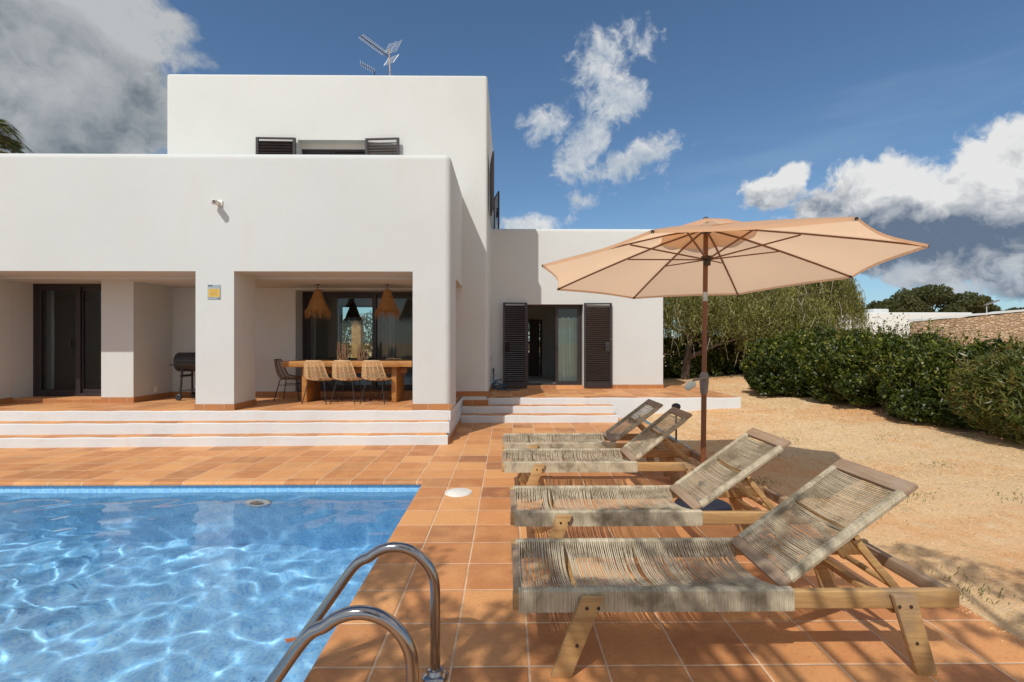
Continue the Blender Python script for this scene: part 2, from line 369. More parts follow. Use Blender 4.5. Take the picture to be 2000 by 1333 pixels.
def ground_mat():
    m, g, b, out = new_mat('sandy_ground')
    tc = g.node('ShaderNodeTexCoord').outputs['Object']
    big = g.noise(tc, 0.55, 6, 0.65); mid = g.noise(tc, 4.5, 6, 0.7); fine = g.noise(tc, 42, 6, 0.75); vf = g.noise(tc, 150, 3, 0.7)
    col = g.mix(g.smooth(big, 0.42, 0.64), (0.86, 0.60, 0.33), (0.84, 0.44, 0.185))
    col = g.mix(g.m('MULTIPLY', g.smooth(mid, 0.5, 0.75), 0.6), col, (0.88, 0.72, 0.50))
    col = g.mix(g.m('MULTIPLY', g.smooth(fine, 0.5, 0.68), 0.50), col, (0.42, 0.27, 0.14))
    col = g.mix(g.m('MULTIPLY', g.smooth(vf, 0.52, 0.68), 0.65), col, (0.90, 0.78, 0.60))
    col = g.mix(g.m('MULTIPLY', g.smooth(g.noise(tc, 1.7, 6, 0.75), 0.60, 0.74), 0.5), col, (0.22, 0.20, 0.085))
    g.put(b.inputs['Base Color'], col); b.inputs['Roughness'].default_value = 0.95; b.inputs['Specular IOR Level'].default_value = 0.1
    bump(g, b, g.m('ADD', g.m('MULTIPLY', mid, 2.0), g.m('ADD', g.m('MULTIPLY', fine, 1.5), g.m('MULTIPLY', vf, 0.8))), 0.7, 0.025)
ground_mat()

def stone_mat():
    m, g, b, out = new_mat('rubble_stone')
    tc = g.node('ShaderNodeTexCoord').outputs['Object']
    mp = g.mapping(tc, (3.0, 3.0, 8.5))
    v = g.node('ShaderNodeTexVoronoi', feature='DISTANCE_TO_EDGE'); g.put(v.inputs[0], g.vm('ADD', mp, g.noise(tc, 2, 3, 0.5, color=True))); v.inputs['Scale'].default_value = 1.6
    v2 = g.node('ShaderNodeTexVoronoi'); g.put(v2.inputs[0], g.vm('ADD', mp, g.noise(tc, 2, 3, 0.5, color=True))); v2.inputs['Scale'].default_value = 1.6
    hs = g.node('ShaderNodeSeparateXYZ'); g.put(hs.inputs[0], v2.outputs['Color'])
    col = g.ramp(hs.outputs[0], [(0, (0.40, 0.27, 0.16)), (0.5, (0.50, 0.36, 0.23)), (1, (0.60, 0.46, 0.32))])
    col = g.mix(g.smooth(v.outputs[0], 0.0, 0.08), (0.27, 0.18, 0.11), col)
    g.put(b.inputs['Base Color'], col); b.inputs['Roughness'].default_value = 0.9
    bump(g, b, g.smooth(v.outputs[0], 0.0, 0.2), 0.8, 0.05)
stone_mat()

# ---------------------------------------------------------------- mesh helpers
class MB:
    def __init__(s): s.v = []; s.f = []
    def add(s, vs, fs):
        o = len(s.v); s.v += [tuple(map(float, q)) for q in vs]; s.f += [tuple(i+o for i in f) for f in fs]; return s
    def box(s, x0, x1, y0, y1, z0, z1, M=None):
        vs = [Vector(q) for q in ((x0, y0, z0), (x1, y0, z0), (x1, y1, z0), (x0, y1, z0), (x0, y0, z1), (x1, y0, z1), (x1, y1, z1), (x0, y1, z1))]
        if M is not None: vs = [M @ q for q in vs]
        return s.add(vs, [(3, 2, 1, 0), (4, 5, 6, 7), (0, 1, 5, 4), (1, 2, 6, 5), (2, 3, 7, 6), (3, 0, 4, 7)])
    def tube(s, path, r, n=8, cap=True):
        P = [Vector(q) for q in path]; R = r if hasattr(r, '__len__') else [r]*len(P)
        vs = []; up = None
        for i, p in enumerate(P):
            t = (P[min(i+1, len(P)-1)] - P[max(i-1, 0)])
            t = t.normalized() if t.length > 1e-9 else Vector((0, 0, 1))
            if up is None: up = t.orthogonal().normalized()
            up = (up - t*up.dot(t)); up = up.normalized() if up.length > 1e-6 else t.orthogonal().normalized()
            w = t.cross(up)
            for k in range(n):
                a = 2*PI*k/n; vs.append(p + (up*math.cos(a) + w*math.sin(a))*R[i])
        fs = [(i*n+k, i*n+(k+1) % n, (i+1)*n+(k+1) % n, (i+1)*n+k) for i in range(len(P)-1) for k in range(n)]
        if cap: fs += [tuple(reversed(range(n))), tuple((len(P)-1)*n+k for k in range(n))]
        return s.add(vs, fs)
    def ribbon(s, path, w, t, side):
        """rectangular bar along path; w = width along 'side', t = thickness"""
        P = [Vector(q) for q in path]; S = Vector(side).normalized(); vs = []
        for i, p in enumerate(P):
            d = (P[min(i+1, len(P)-1)] - P[max(i-1, 0)]).normalized(); nn = d.cross(S).normalized()
            for a, b_ in ((-1, -1), (1, -1), (1, 1), (-1, 1)): vs.append(p + S*(a*w/2) + nn*(b_*t/2))
        fs = [(i*4+k, i*4+(k+1) % 4, (i+1)*4+(k+1) % 4, (i+1)*4+k) for i in range(len(P)-1) for k in range(4)]
        fs += [(3, 2, 1, 0), tuple((len(P)-1)*4+k for k in range(4))]
        return s.add(vs, fs)
    def prism(s, poly, axis, a, b):
        """polygon in the two other axes, extruded along axis from a to b"""
        n = len(poly)
        def P(q, t):
            return {'x': (t, q[0], q[1]), 'y': (q[0], t, q[1]), 'z': (q[0], q[1], t)}[axis]
        return s.add([P(q, a) for q in poly] + [P(q, b) for q in poly],
                     [tuple(range(n)), tuple(reversed(range(n, 2*n)))] + [(i, i+n, (i+1) % n+n, (i+1) % n) for i in range(n)])
    def lathe(s, prof, c=(0, 0, 0), n=24, M=None):
        vs = []
        for r, z in prof:
            for k in range(n):
                a = 2*PI*k/n; q = Vector((r*math.cos(a), r*math.sin(a), z))
                if M is not None: q = M @ q
                vs.append(q + Vector(c))
        fs = [(i*n+k, i*n+(k+1) % n, (i+1)*n+(k+1) % n, (i+1)*n+k) for i in range(len(prof)-1) for k in range(n)]
        fs += [tuple(reversed(range(n))), tuple((len(prof)-1)*n+k for k in range(n))]
        return s.add(vs, fs)
    def mesh(s, name):
        me = bpy.data.meshes.new(name); me.from_pydata(s.v, [], s.f); me.update(); return me

def finish(me, bevel=0.0, seg=2, smooth=True, fix=True, angle=35):
    bm = bmesh.new(); bm.from_mesh(me)
    if fix: bmesh.ops.recalc_face_normals(bm, faces=bm.faces)
    if bevel:
        es = [e for e in bm.edges if len(e.link_faces) == 2 and e.calc_face_angle(0) > 0.6]
        bmesh.ops.bevel(bm, geom=es, offset=bevel, segments=seg, affect='EDGES', profile=0.5, clamp_overlap=True)
    bm.to_mesh(me); bm.free()
    if smooth:
        me.polygons.foreach_set('use_smooth', [True]*len(me.polygons)); me.set_sharp_from_angle(angle=math.radians(angle))

def obj(name, mb, mat, parent=None, bevel=0.0, seg=2, smooth=True, label=None, fix=True, angle=35):
    me = mb.mesh(name) if isinstance(mb, MB) else mb
    if isinstance(mb, MB): finish(me, bevel, seg, smooth, fix, angle)
    me.materials.append(MATS[mat])
    o = bpy.data.objects.new(name, me); COL.objects.link(o)
    if parent is not None: o.parent = parent
    if label: o['label'] = label
    return o
def tag(o, label=None, cat=None, group=None, kind=None):
    if label: o['label'] = label
    if cat: o['category'] = cat
    if group: o['group'] = group
    if kind: o['kind'] = kind
    return o
def thing(name, label, cat, loc=(0, 0, 0), rz=0.0, group=None):
    o = bpy.data.objects.new(name, None); COL.objects.link(o); o.location = loc; o.rotation_euler = (0, 0, rz)
    o.empty_display_size = 0.1
    return tag(o, label, cat, group)
def copy_tree(o, parent=None):
    c = o.copy(); COL.objects.link(c); c.parent = parent
    for ch in list(o.children): copy_tree(ch, c)
    return c
def struct(name, mb, mat, **kw):
    o = obj(name, mb, mat, **kw); o['kind'] = 'structure'; return o

def carve(name, base, cutters, mat, parent, bevel_edges=None, br=0.1, bs=5, post=0.0):
    """box minus boxes; bevel_edges(e) picks the edges of the base that are rounded first"""
    me = MB().box(*base).mesh(name); bm = bmesh.new(); bm.from_mesh(me)
    bmesh.ops.recalc_face_normals(bm, faces=bm.faces)
    if bevel_edges:
        es = [e for e in bm.edges if bevel_edges(e)]
        bmesh.ops.bevel(bm, geom=es, offset=br, segments=bs, affect='EDGES', profile=0.5)
    bm.to_mesh(me); bm.free()
    o = bpy.data.objects.new(name, me); COL.objects.link(o)
    tmp = []
    for i, c in enumerate(cutters):
        cm = MB().box(*c).mesh('cut'); b2 = bmesh.new(); b2.from_mesh(cm); bmesh.ops.recalc_face_normals(b2, faces=b2.faces); b2.to_mesh(cm); b2.free()
        co = bpy.data.objects.new('cut', cm); COL.objects.link(co); tmp.append(co)
        md = o.modifiers.new('b%d' % i, 'BOOLEAN'); md.operation = 'DIFFERENCE'; md.solver = 'EXACT'; md.object = co
    bpy.context.view_layer.update()
    dg = bpy.context.evaluated_depsgraph_get()
    nm = bpy.data.meshes.new_from_object(o.evaluated_get(dg)); nm.name = name
    o.modifiers.clear(); o.data = nm
    for t in tmp: bpy.data.objects.remove(t)
    if post:
        bm = bmesh.new(); bm.from_mesh(nm); bmesh.ops.dissolve_limit(bm, angle_limit=0.01, verts=bm.verts, edges=bm.edges)
        bm.to_mesh(nm); bm.free()
    nm.materials.clear(); nm.materials.append(MATS[mat])
    nm.polygons.foreach_set('use_smooth', [True]*len(nm.polygons)); nm.set_sharp_from_angle(angle=math.radians(28))
    o.parent = parent
    return o

# ---------------------------------------------------------------- levels
ZP = 0.435      # porch floor
ZT = 0.39       # annex terrace
YF = 7.30       # porch front
YB = 9.18       # upper block front / porch back wall
XR = -0.83      # right end of the porch wing
XU = -0.361     # right end of upper block
YA = 11.15      # annex front
POOL = (-9.0, -0.87, -5.0, 5.08)
ZW = -0.115

# ---------------------------------------------------------------- ground, deck, pool
def gz(x, y):
    x = np.asarray(x, float); y = np.asarray(y, float)
    z = 0.0 + 0.060*np.clip(x-2.52, 0, 6) + 0.020*np.clip(y-6, 0, 10)*np.clip((x-1.5), 0, 1)
    z = z + 0.012*np.sin(x*2.1+y*1.3) * np.clip(x-2.6, 0, 1)
    z = z + 0.004*np.sin(x*9.1+1.7*y)*np.clip(x-2.5, 0, 1) + 0.004*np.sin(y*11.3-2.2*x)*np.clip(x-2.5, 0, 1)
    far = np.clip((np.hypot(x, y)-45)/60, 0, 1)
    return z*(1-far*0.4) + far*0.8
def ground():
    xs = np.unique(np.concatenate([[-900, -500, -250, -120, -60, -30, -20, -12.0], np.arange(-10, 2.4, 1.0), [2.48], np.arange(2.56, 8, 0.08), np.arange(8, 20, 0.5), [25, 30, 40, 60, 90, 140, 250, 500, 900]]))
    ys = np.unique(np.concatenate([[-900, -500, -250, -120, -60, -30, -20, -12, -8.0], np.arange(-7, 1, 1.0), np.arange(1, 9.28, 0.08), [9.30], np.arange(9.38, 14, 0.08), np.arange(14, 24, 0.5), [30, 40, 60, 90, 140, 250, 500, 900, 1500]]))
    nx, ny = len(xs), len(ys)
    XX, YY = np.meshgrid(xs, ys, indexing='ij'); ZZ = gz(XX, YY)
    ZZ[(XX < 2.47)] = np.minimum(ZZ[(XX < 2.47)], -0.06)
    V = np.stack([XX, YY, ZZ], -1).reshape(-1, 3)
    F = []
    for i in range(nx-1):
        for j in range(ny-1):
            cx, cy_ = (xs[i]+xs[i+1])/2, (ys[j]+ys[j+1])/2
            if -12 < cx < 2.48 and -8 < cy_ < 9.30: continue
            F.append((i*ny+j, (i+1)*ny+j, (i+1)*ny+j+1, i*ny+j+1))
    mb = MB(); mb.v = [tuple(q) for q in V]; mb.f = F
    struct('ground', mb, 'sandy_ground', fix=False)
ground()

d = MB()
d.box(-0.60, 2.48, -8, 9.4, -0.12, 0.0)
d.box(-12, -0.60, 5.35, 9.4, -0.12, 0.0)
d.box(-12, -0.60, -8, -5.3, -0.12, 0.0)
d.box(-12, -9.3, -5.3, 5.35, -0.12, 0.0)
struct('pool_deck', d, 'deck_tile', smooth=False)
def coping():
    mb = MB(); r = 0.028
    def prof(x_in, x_out, sgn):
        pts = [(x_out, -0.12), (x_out, 0.0)]
        for k in range(7):
            a = PI/2*k/6
            pts.append((x_in - sgn*r + sgn*r*math.sin(a), -r + r*math.cos(a)))
        return pts + [(x_in, -0.034), (x_in-sgn*0.05, -0.034), (x_in-sgn*0.05, -0.12)]
    # right edge: profile in x,z extruded along y
    mb.prism(prof(-0.87, -0.601, -1), 'y', -5.0, 5.08)
    mb.prism(prof(5.08, 5.349, -1), 'x', -9.0, -0.87)
    mb.prism([(-0.87, 5.08), (-0.601, 5.08), (-0.601, 5.349), (-0.87, 5.349)], 'z', -0.12, 0.0)
    return mb
struct('pool_coping', coping(), 'deck_tile')
p = MB(); X0, X1, Y0, Y1 = -9.0, -0.84, -5.0, 5.11; ZB = -1.62
p.add([(X0, Y0, ZB), (X1, Y0, ZB), (X1, Y1, ZB), (X0, Y1, ZB), (X0, Y0, -.034), (X1, Y0, -.034), (X1, Y1, -.034), (X0, Y1, -.034)],
      [(0, 1, 2, 3), (2, 6, 7, 3)[::-1], (1, 5, 6, 2)[::-1], (0, 4, 5, 1)[::-1], (3, 7, 4, 0)[::-1]])
basin = struct('pool_basin', p, 'pool_mosaic', fix=False, smooth=False)
basin.cycles.is_caustics_receiver = True

def water():
    st = 0.022
    xs = np.arange(-9.0, -0.84+1e-6, st); xs[-1] = -0.84; ys = np.arange(-5.0, 5.11, st); ys[-1] = 5.11
    XX, YY = np.meshgrid(xs, ys, indexing='ij'); Z = np.zeros_like(XX); r = np.random.default_rng(3)
    WX = XX + 0.06*np.sin(YY*1.9+.4) + 0.04*np.sin(YY*4.3-XX*1.1); WY = YY + 0.07*np.sin(XX*1.6+1) + .04*np.sin(XX*3.7+YY)
    for i in range(44):
        lam = 0.13*math.exp(r.random()*1.4); k = 2*PI/lam
        th = math.radians(122) + r.normal()*0.60                      # crests run from lower left to upper right
        Z += 0.00036*(lam/0.28)**1.3*np.sin(k*(WX*math.cos(th)+WY*math.sin(th)) + r.random()*2*PI)
    for i in range(6):
        lam = 0.7+r.random()*0.8; k = 2*PI/lam; th = math.radians(115)+r.normal()*.4
        Z += 0.0009*np.sin(k*(WX*math.cos(th)+WY*math.sin(th)) + r.random()*2*PI)
    calm = 0.55 + 0.55*np.clip((-XX-1.0)/4.5, 0, 1)
    Z = ZW + Z*calm
    ny = len(ys); nx = len(xs)
    V = np.stack([XX, YY, Z], -1).reshape(-1, 3)
    I = np.arange(nx*ny).reshape(nx, ny)
    F = np.stack([I[:-1, :-1], I[1:, :-1], I[1:, 1:], I[:-1, 1:]], -1).reshape(-1, 4)
    me = bpy.data.meshes.new('pool_water'); me.from_pydata(V.tolist(), [], F.tolist()); me.update()
    me.polygons.foreach_set('use_smooth', [True]*len(me.polygons))
    o = obj('pool_water', me, 'pool_water'); o['kind'] = 'structure'; o.cycles.is_caustics_caster = True
water()

# return fitting in the pool's far wall
t = thing('pool_inlet', 'pale octagonal water inlet fitting set in the blue far wall of the pool', 'pool inlet', (-2.57, 5.105, -0.47))
M = Matrix.Rotation(PI/2, 4, 'X')
obj('flange_ring', MB().lathe([(0.055, 0), (0.105, 0), (0.112, 0.008), (0.10, 0.022), (0.06, 0.026), (0.055, 0.0)], n=8, M=M), 'white_plastic', t)
obj('nozzle', MB().lathe([(0.001, 0.004), (0.05, 0.004), (0.05, 0.016), (0.02, 0.02), (0.018, 0.01), (0.001, 0.01)], n=16, M=M), 'grey_plastic', t)
t.scale = (1.25, 1.0, 1.25)
q = MB(); q.add([(0, -.03, 0), (.035, -.012, .004), (.06, .02, .002), (.02, .012, .006), (-.03, .0, .003)], [(0, 1, 3), (1, 2, 3), (0, 3, 4)])
o = obj('fallen_leaf', q, 'orange_leaf'); o.location = (-1.12, 2.55, ZW+0.012); tag(o, 'small orange dead leaf floating on the pool near the handrails', 'leaf')

# drain / skimmer lid
t = thing('skimmer_lid', 'round white skimmer lid let into the terracotta deck beside the pool corner', 'drain lid', (-0.462, 4.69, 0.0))
obj('lid', MB().lathe([(0.001, 0.012), (0.105, 0.012), (0.112, 0.008), (0.114, 0.001)], n=40), 'white_plastic', t)
obj('rim', MB().lathe([(0.116, 0.001), (0.117, 0.009), (0.126, 0.009), (0.130, 0.001)], n=40), 'white_plastic', t)

# ---------------------------------------------------------------- pool handrails
def handrail(y, label):
    t = thing('pool_handrail', label, 'handrail', (-0.307, y, 0), group='polished steel grab rails of the pool ladder')
    pts = [(0, 0.0), (0, 0.1), (0, 0.2), (0, 0.30), (0.0, 0.36)]
    for k in range(1, 11):
        a = PI*0.72*k/10; pts.append((-0.172 + 0.172*math.cos(a), 0.37 + 0.185*math.sin(a)))
    x, z = pts[-1]
    pts += [(-0.345, 0.475), (-0.46, 0.316), (-0.58, 0.150), (-0.70, -0.016), (-0.745, -0.085), (-0.765, -0.15), (-0.768, -0.3), (-0.768, -1.05)]
    # resample smoothly
    P = [Vector((a, 0, b)) for a, b in pts]; Q = []
    for i in range(len(P)-1):
        p0, p1, p2, p3 = P[max(i-1, 0)], P[i], P[i+1], P[min(i+2, len(P)-1)]
        for s_ in range(4):
            u = s_/4; Q.append(0.5*((2*p1) + (p2-p0)*u + (2*p0-5*p1+4*p2-p3)*u*u + (3*p1-p0-3*p2+p3)*u**3))
    Q.append(P[-1])
    obj('rail_tube', MB().tube(Q, 0.0215, 20), 'polished_steel', t)
    obj('floor_flange', MB().lathe([(0.023, 0.0), (0.054, 0.0), (0.056, 0.007), (0.050, 0.014), (0.036, 0.018), (0.030, 0.034), (0.023, 0.036)], n=32), 'polished_steel', t)
    return t
h1 = handrail(2.109, 'farther of the two bent steel pool handrails, its deck flange in view')
h2 = handrail(1.60, 'nearer of the two bent steel pool handrails, cut by the bottom edge')
for i, zz in enumerate((-0.45, -0.7, -0.95)):
    obj('step', MB().box(-0.03, 0.03, 0.02, 0.49, -0.012, 0.012), 'polished_steel', h2, bevel=0.004).location = (-0.768, 0, zz)

# ---------------------------------------------------------------- the house
house = thing('house', 'white rendered two storey house with a porch, flat roofs and dark shutters', 'house', (-3.5, 9.0, 0))
HL = Vector(house.location)
def hp(name, mb, mat, parent=None, **kw):
    """a house part given in world coordinates"""
    o = obj(name, mb, mat, parent or house, **kw)
    if parent is None: o.location = -HL
    return o
topf = lambda e, z: all(abs(v.co.z - z) < 1e-4 for v in e.verts)
o = carve('porch_wing', (-12.0, XR, YF, YB+0.02, ZP, 4.245),
          [(-8.20, -4.593, YF-0.5, 7.93, ZP-0.1, 2.487), (-4.029, -1.396, YF-0.5, 7.93, ZP-0.1, 2.487),
           (-8.20, XR-0.62, 7.92, YB+0.5, ZP-0.1, 2.452), (XR-0.7, XR+0.3, 8.0, YB+0.5, ZP-0.1, 2.475),
           (-13.0, -6.1, 8.23, YB+0.5, ZP-0.1, 2.452)],
          'white_plaster', house,
          lambda e: topf(e, 4.245) or all(abs(v.co.x-XR) < 1e-4 and abs(v.co.y-YF) < 1e-4 for v in e.verts), 0.10, 6)
o.location = -HL
# upper block with window, glazed porch door, side window and back window openings
UH = 6.432
o = carve('upper_block', (-6.32, XU, YB, 13.6, 0.0, UH),
          [(-3.887, -2.633, YB-0.3, 12.9, 4.0, 5.204),            # upstairs front window into the room
           (-6.0, XU-0.25, YB+0.3, 13.2, 3.9, 5.6),                 # upstairs room
           (XU-0.5, XU+0.3, 10.0, 11.6, 4.02, 5.06),               # upstairs side window
           (-3.93, -1.05, YB-0.3, YB+0.5, ZP+0.07, 2.41),          # glazed door opening
           (-6.0, XU-0.25, YB+0.36, 13.3, ZP+0.07, 2.72),          # downstairs room
           (-4.55, -3.52, 13.0, 13.9, 0.95, 2.46)],                 # window in the rear wall
          'white_plaster', house,
          lambda e: topf(e, UH) or (abs(e.verts[0].co.x-e.verts[1].co.x) < 1e-4 and abs(e.verts[0].co.y-e.verts[1].co.y) < 1e-4), 0.055, 5)
o.location = -HL
AH = 4.03
o = carve('annex', (XU-0.2, 3.554, YA, 15.2, 0.0, AH),
          [(0.462, 1.735, YA-0.3, YA+0.4, ZT+0.06, 2.305), (XU+0.1, 3.3, YA+0.3, 14.4, ZT+0.06, 2.75), (0.30, 1.02, 14.2, 15.6, ZT+0.06, 2.1)],
          'white_plaster', house, lambda e: topf(e, AH), 0.08, 5)
o.location = -HL
# left room block behind the porch: pier front, reveal, side wall; carved for its door and room
o = carve('garden_room', (-12.0, -6.205, 8.232, 13.4, ZP-0.02, 2.46),
          [(-8.2, -6.735, 8.1, 8.75, ZP+0.065, 2.46+0.1), (-9.8, -6.45, 8.66, 12.6, ZP+0.065, 2.40)], 'white_plaster', house)
o.location = -HL

# floors and steps
def slab_steps(name, lines, zs, x0, x1, yback, mat_top, mat_riser, side=None):
    """lines: per step (y at x0, y at x1) of its front; painted riser with a tiled tread sheet on top"""
    for i, ((ya, yb_), z) in enumerate(zip(lines, zs)):
        zb = 0.0 if (i == 0) else zs[i-1] + 0.040
        n = 60; r = MB(); vs = []
        rg = random.Random(i*7+int(x1*10))
        fr = []
        for k in range(n+1):
            u = k/n; x = x0+(x1-x0)*u; y = ya+(yb_-ya)*u
            fr.append((x, y + 0.004*math.sin(x*5+i) + rg.uniform(-.0015, .0015), z - 0.006 + 0.004*math.sin(x*7.3+i*2)))
        mb = MB()
        ends = yback + 0.012*i
        for k in range(n):
            a, b_ = fr[k], fr[k+1]
            mb.add([(a[0], a[1], zb-0.05), (b_[0], b_[1], zb-0.05), (b_[0], b_[1], b_[2]-0.008), (a[0], a[1], a[2]-0.008),
                    (b_[0], b_[1]+0.010, b_[2]), (a[0], a[1]+0.010, a[2]), (b_[0], b_[1]+0.05, b_[2]), (a[0], a[1]+0.05, a[2])],
                   [(0, 1, 2, 3), (3, 2, 4, 5), (5, 4, 6, 7)])
        a, b_ = fr[0], fr[-1]
        for (q, sx) in ((a, 0.0), (b_, 0.0)):
            mb.add([(q[0], q[1], zb-0.05), (q[0], ends, zb-0.05), (q[0], ends, q[2]), (q[0], q[1]+0.01, q[2]), (q[0], q[1], q[2]-0.008)], [(0, 1, 2, 3, 4)])
        hp('riser', mb, mat_riser, fix=False, angle=50)
        tp = MB(); tp.add([(x0+0.004, ya+0.032, z-0.02), (x1-0.03, yb_+0.032, z-0.02), (x1-0.03, ends, z-0.02), (x0+0.004, ends, z-0.02),
                           (x0+0.004, ya+0.032, z), (x1-0.03, yb_+0.032, z), (x1-0.03, ends, z), (x0+0.004, ends, z)],
                          [(3, 2, 1, 0), (4, 5, 6, 7), (0, 1, 5, 4), (1, 2, 6, 5), (2, 3, 7, 6), (3, 0, 4, 7)])
        hp('tread' if i < 2 else 'floor', tp, mat_top, smooth=False)
slab_steps('porch', [(6.62, 6.905), (6.90, 7.10), (7.22, 7.262)], [0.135, 0.29, ZP], -12.0, XR, 9.17, 'deck_tile', 'white_step_paint')
slab_steps('annex', [(8.79, 8.79), (9.06, 9.06)], [0.132, 0.262], XR+0.006, 1.99, 9.4, 'deck_tile', 'white_step_paint')
slab_steps('terrace', [(9.31, 9.31)], [ZT], XU+0.003, 4.455, 11.95, 'deck_tile', 'white_step_paint')
# tread height of the deck-side strips: skirting along the bases
def sk(x0, x1, y0, y1, z, h=0.09):
    return (x0, x1, y0, y1, z, z+h)
s = MB(); e = 0.012
for (x0, x1, y0, y1, z) in [(-4.593-e, -4.029+e, YF-e, YF, ZP), (-4.029, -4.029+e, YF, 7.92+e, ZP), (-4.593-e, -4.593, YF, 7.92+e, ZP), (-4.593, -4.029, 7.92, 7.92+e, ZP),
                            (-1.396-e, XR+e, YF-e, YF, ZP), (-1.396-e, -1.396, YF, 7.93, ZP), 
                            (-6.735, -6.205+e, 8.232-e, 8.232, ZP), (-6.205, -6.205+e, 8.232, YB-e, ZP), (-6.205, -3.93, YB-e, YB, ZP), (-1.05, XU+e, YB-e, YB, ZP if False else ZP),
                            (-8.2, -8.2+e, 7.3, 8.232, ZP),
                            (1.735+0.02, 3.554+e, YA-e, YA, ZT), (3.554, 3.554+e, YA, 15.2, ZT), (XU+e, 0.462, YA-e, YA, ZT), (XU, XU+e, YB, YA-e, ZT)]:
    hp('skirting', MB().box(x0, x1, y0, y1, z, z+0.09), 'skirting_tile', smooth=False)
for bx_ in [(XR+e, XU+e, YB-e*1.5, YB, 0.262, 0.262+0.10), (XR, XR+e, 6.93, 9.0, 0.0, 0.085), (-8.2, -6.735, 8.222, 8.232, ZP, ZP+0.052), (-3.93, -1.05, YB-e, YB, ZP, ZP+0.062)]:
    hp('skirting', MB().box(*bx_), 'skirting_tile', smooth=False)
for bx_ in [(-8.2, -6.735, 8.225, 8.62, ZP+0.053, ZP+0.069), (-3.93, -1.05, YB-0.018, YB+0.4, ZP+0.063, ZP+0.075), (0.462, 1.735, YA-0.02, YA+0.31, ZT+0.002, ZT+0.066)]:
    hp('threshold', MB().box(*bx_), 'deck_tile', smooth=False)
s = MB(); s.box(-9.8, -6.45, 8.8, 12.6, ZP+0.066, ZP+0.075); s.box(-6.0, XU-.25, 9.68, 13.3, ZP+0.071, ZP+0.08); s.box(XU+.1, 3.3, 11.46, 14.4, ZT+0.061, ZT+0.07)
hp('inner_floor', s, 'inside_paint', smooth=False)
s = MB(); s.box(-5.99, XU-0.26, 13.285, 13.298, ZP+.08, .95); s.box(-5.99, -4.55, 13.285, 13.298, .95, 2.7); s.box(-3.52, XU-.26, 13.285, 13.298, .95, 2.7); s.box(-4.55, -3.52, 13.285, 13.298, 2.46, 2.7)
hp('inner_wall', s, 'inside_paint', smooth=False)

def frame_rect(mb, x0, x1, z0, z1, y0, y1, w):
    mb.box(x0, x0+w, y0, y1, z0, z1); mb.box(x1-w, x1, y0, y1, z0, z1)
    mb.box(x0+w, x1-w, y0, y1, z1-w, z1); mb.box(x0+w, x1-w, y0, y1, z0, z0+w)
def glazed(name, x0, x1, z0, z1, y, sashes, w=0.055, outer=0.04):
    """outer frame + sashes (x0, x1, dy); each sash > pane"""
    m = MB(); frame_rect(m, x0, x1, z0, z1, y-0.03, y+0.06, outer)
    fr = hp(name, m, 'bronze_aluminium', bevel=0.003, seg=1)
    for (a, b_, dy) in sashes:
        m = MB(); frame_rect(m, a, b_, z0+outer*0.6, z1-outer*0.6, y+dy-0.019, y+dy+0.021, w)
        sash = obj('sash', m, 'bronze_aluminium', fr, bevel=0.003, seg=1)
        m = MB(); m.box(a+w-0.004, b_-w+0.004, y+dy-0.004, y+dy+0.002, z0+outer*.6+w-.004, z1-outer*.6-w+.004)
        m.v = m.v; g_ = MB(); yy = y+dy
        g_.add([(a+w-.004, yy, z0+outer*.6+w-.004), (b_-w+.004, yy, z0+outer*.6+w-.004), (b_-w+.004, yy, z1-outer*.6-w+.004), (a+w-.004, yy, z1-outer*.6-w+.004)], [(0, 1, 2, 3)])
        obj('pane', g_, 'window_glass', fr, fix=False)
    return fr
ld = glazed('glazed_door', -8.2, -6.70, ZP+0.07, 2.452, 8.62, [(-8.16, -7.40, 0.0), (-7.46, -6.72, 0.035)], 0.085, 0.05)
obj('handle', MB().box(-7.55, -7.53, 8.565, 8.60, 1.35, 1.50), 'black_metal', ld, bevel=0.004)
md = glazed('sliding_door', -3.93, -1.05, ZP+0.075, 2.41, 9.52, [(-3.88, -2.52, 0.0), (-2.60, -1.08, 0.035)], 0.075, 0.05)
ad = glazed('annex_door', 0.462, 1.735, ZT+0.066, 2.30, YA+0.22, [(1.125, 1.70, 0.0)], 0.065, 0.035)
obj('handle', MB().box(1.145, 1.16, YA+.17, YA+.20, 1.25, 1.40), 'black_metal', ad, bevel=0.004)
uw = glazed('upstairs_window', -3.887, -2.633, 4.02, 5.10, YB+0.22, [(-3.85, -3.26, 0.0), (-3.26, -2.67, 0.03)], 0.05, 0.04)
m = MB(); m.box(-3.887, -2.633, YB+0.16, YB+0.30, 5.10, 5.204); hp('roller_box', m, 'inside_paint')
rw = glazed('rear_window', -4.55, -3.52, 0.95, 2.46, 13.42, [(-4.51, -3.56, 0.0)], 0.04, 0.04)
sw = MB(); frame_rect(sw, 0, 1, 0, 1, 0, 0, 0)
sw = MB(); sw.box(XU-0.12, XU-0.08, 10.0, 10.05, 4.02, 5.06); sw.box(XU-0.12, XU-0.08, 11.55, 11.6, 4.02, 5.06); sw.box(XU-0.12, XU-0.08, 10.05, 11.55, 5.0, 5.06); sw.box(XU-.12, XU-.08, 10.75, 10.85, 4.02, 5.0)
hp('side_window', sw, 'bronze_aluminium')

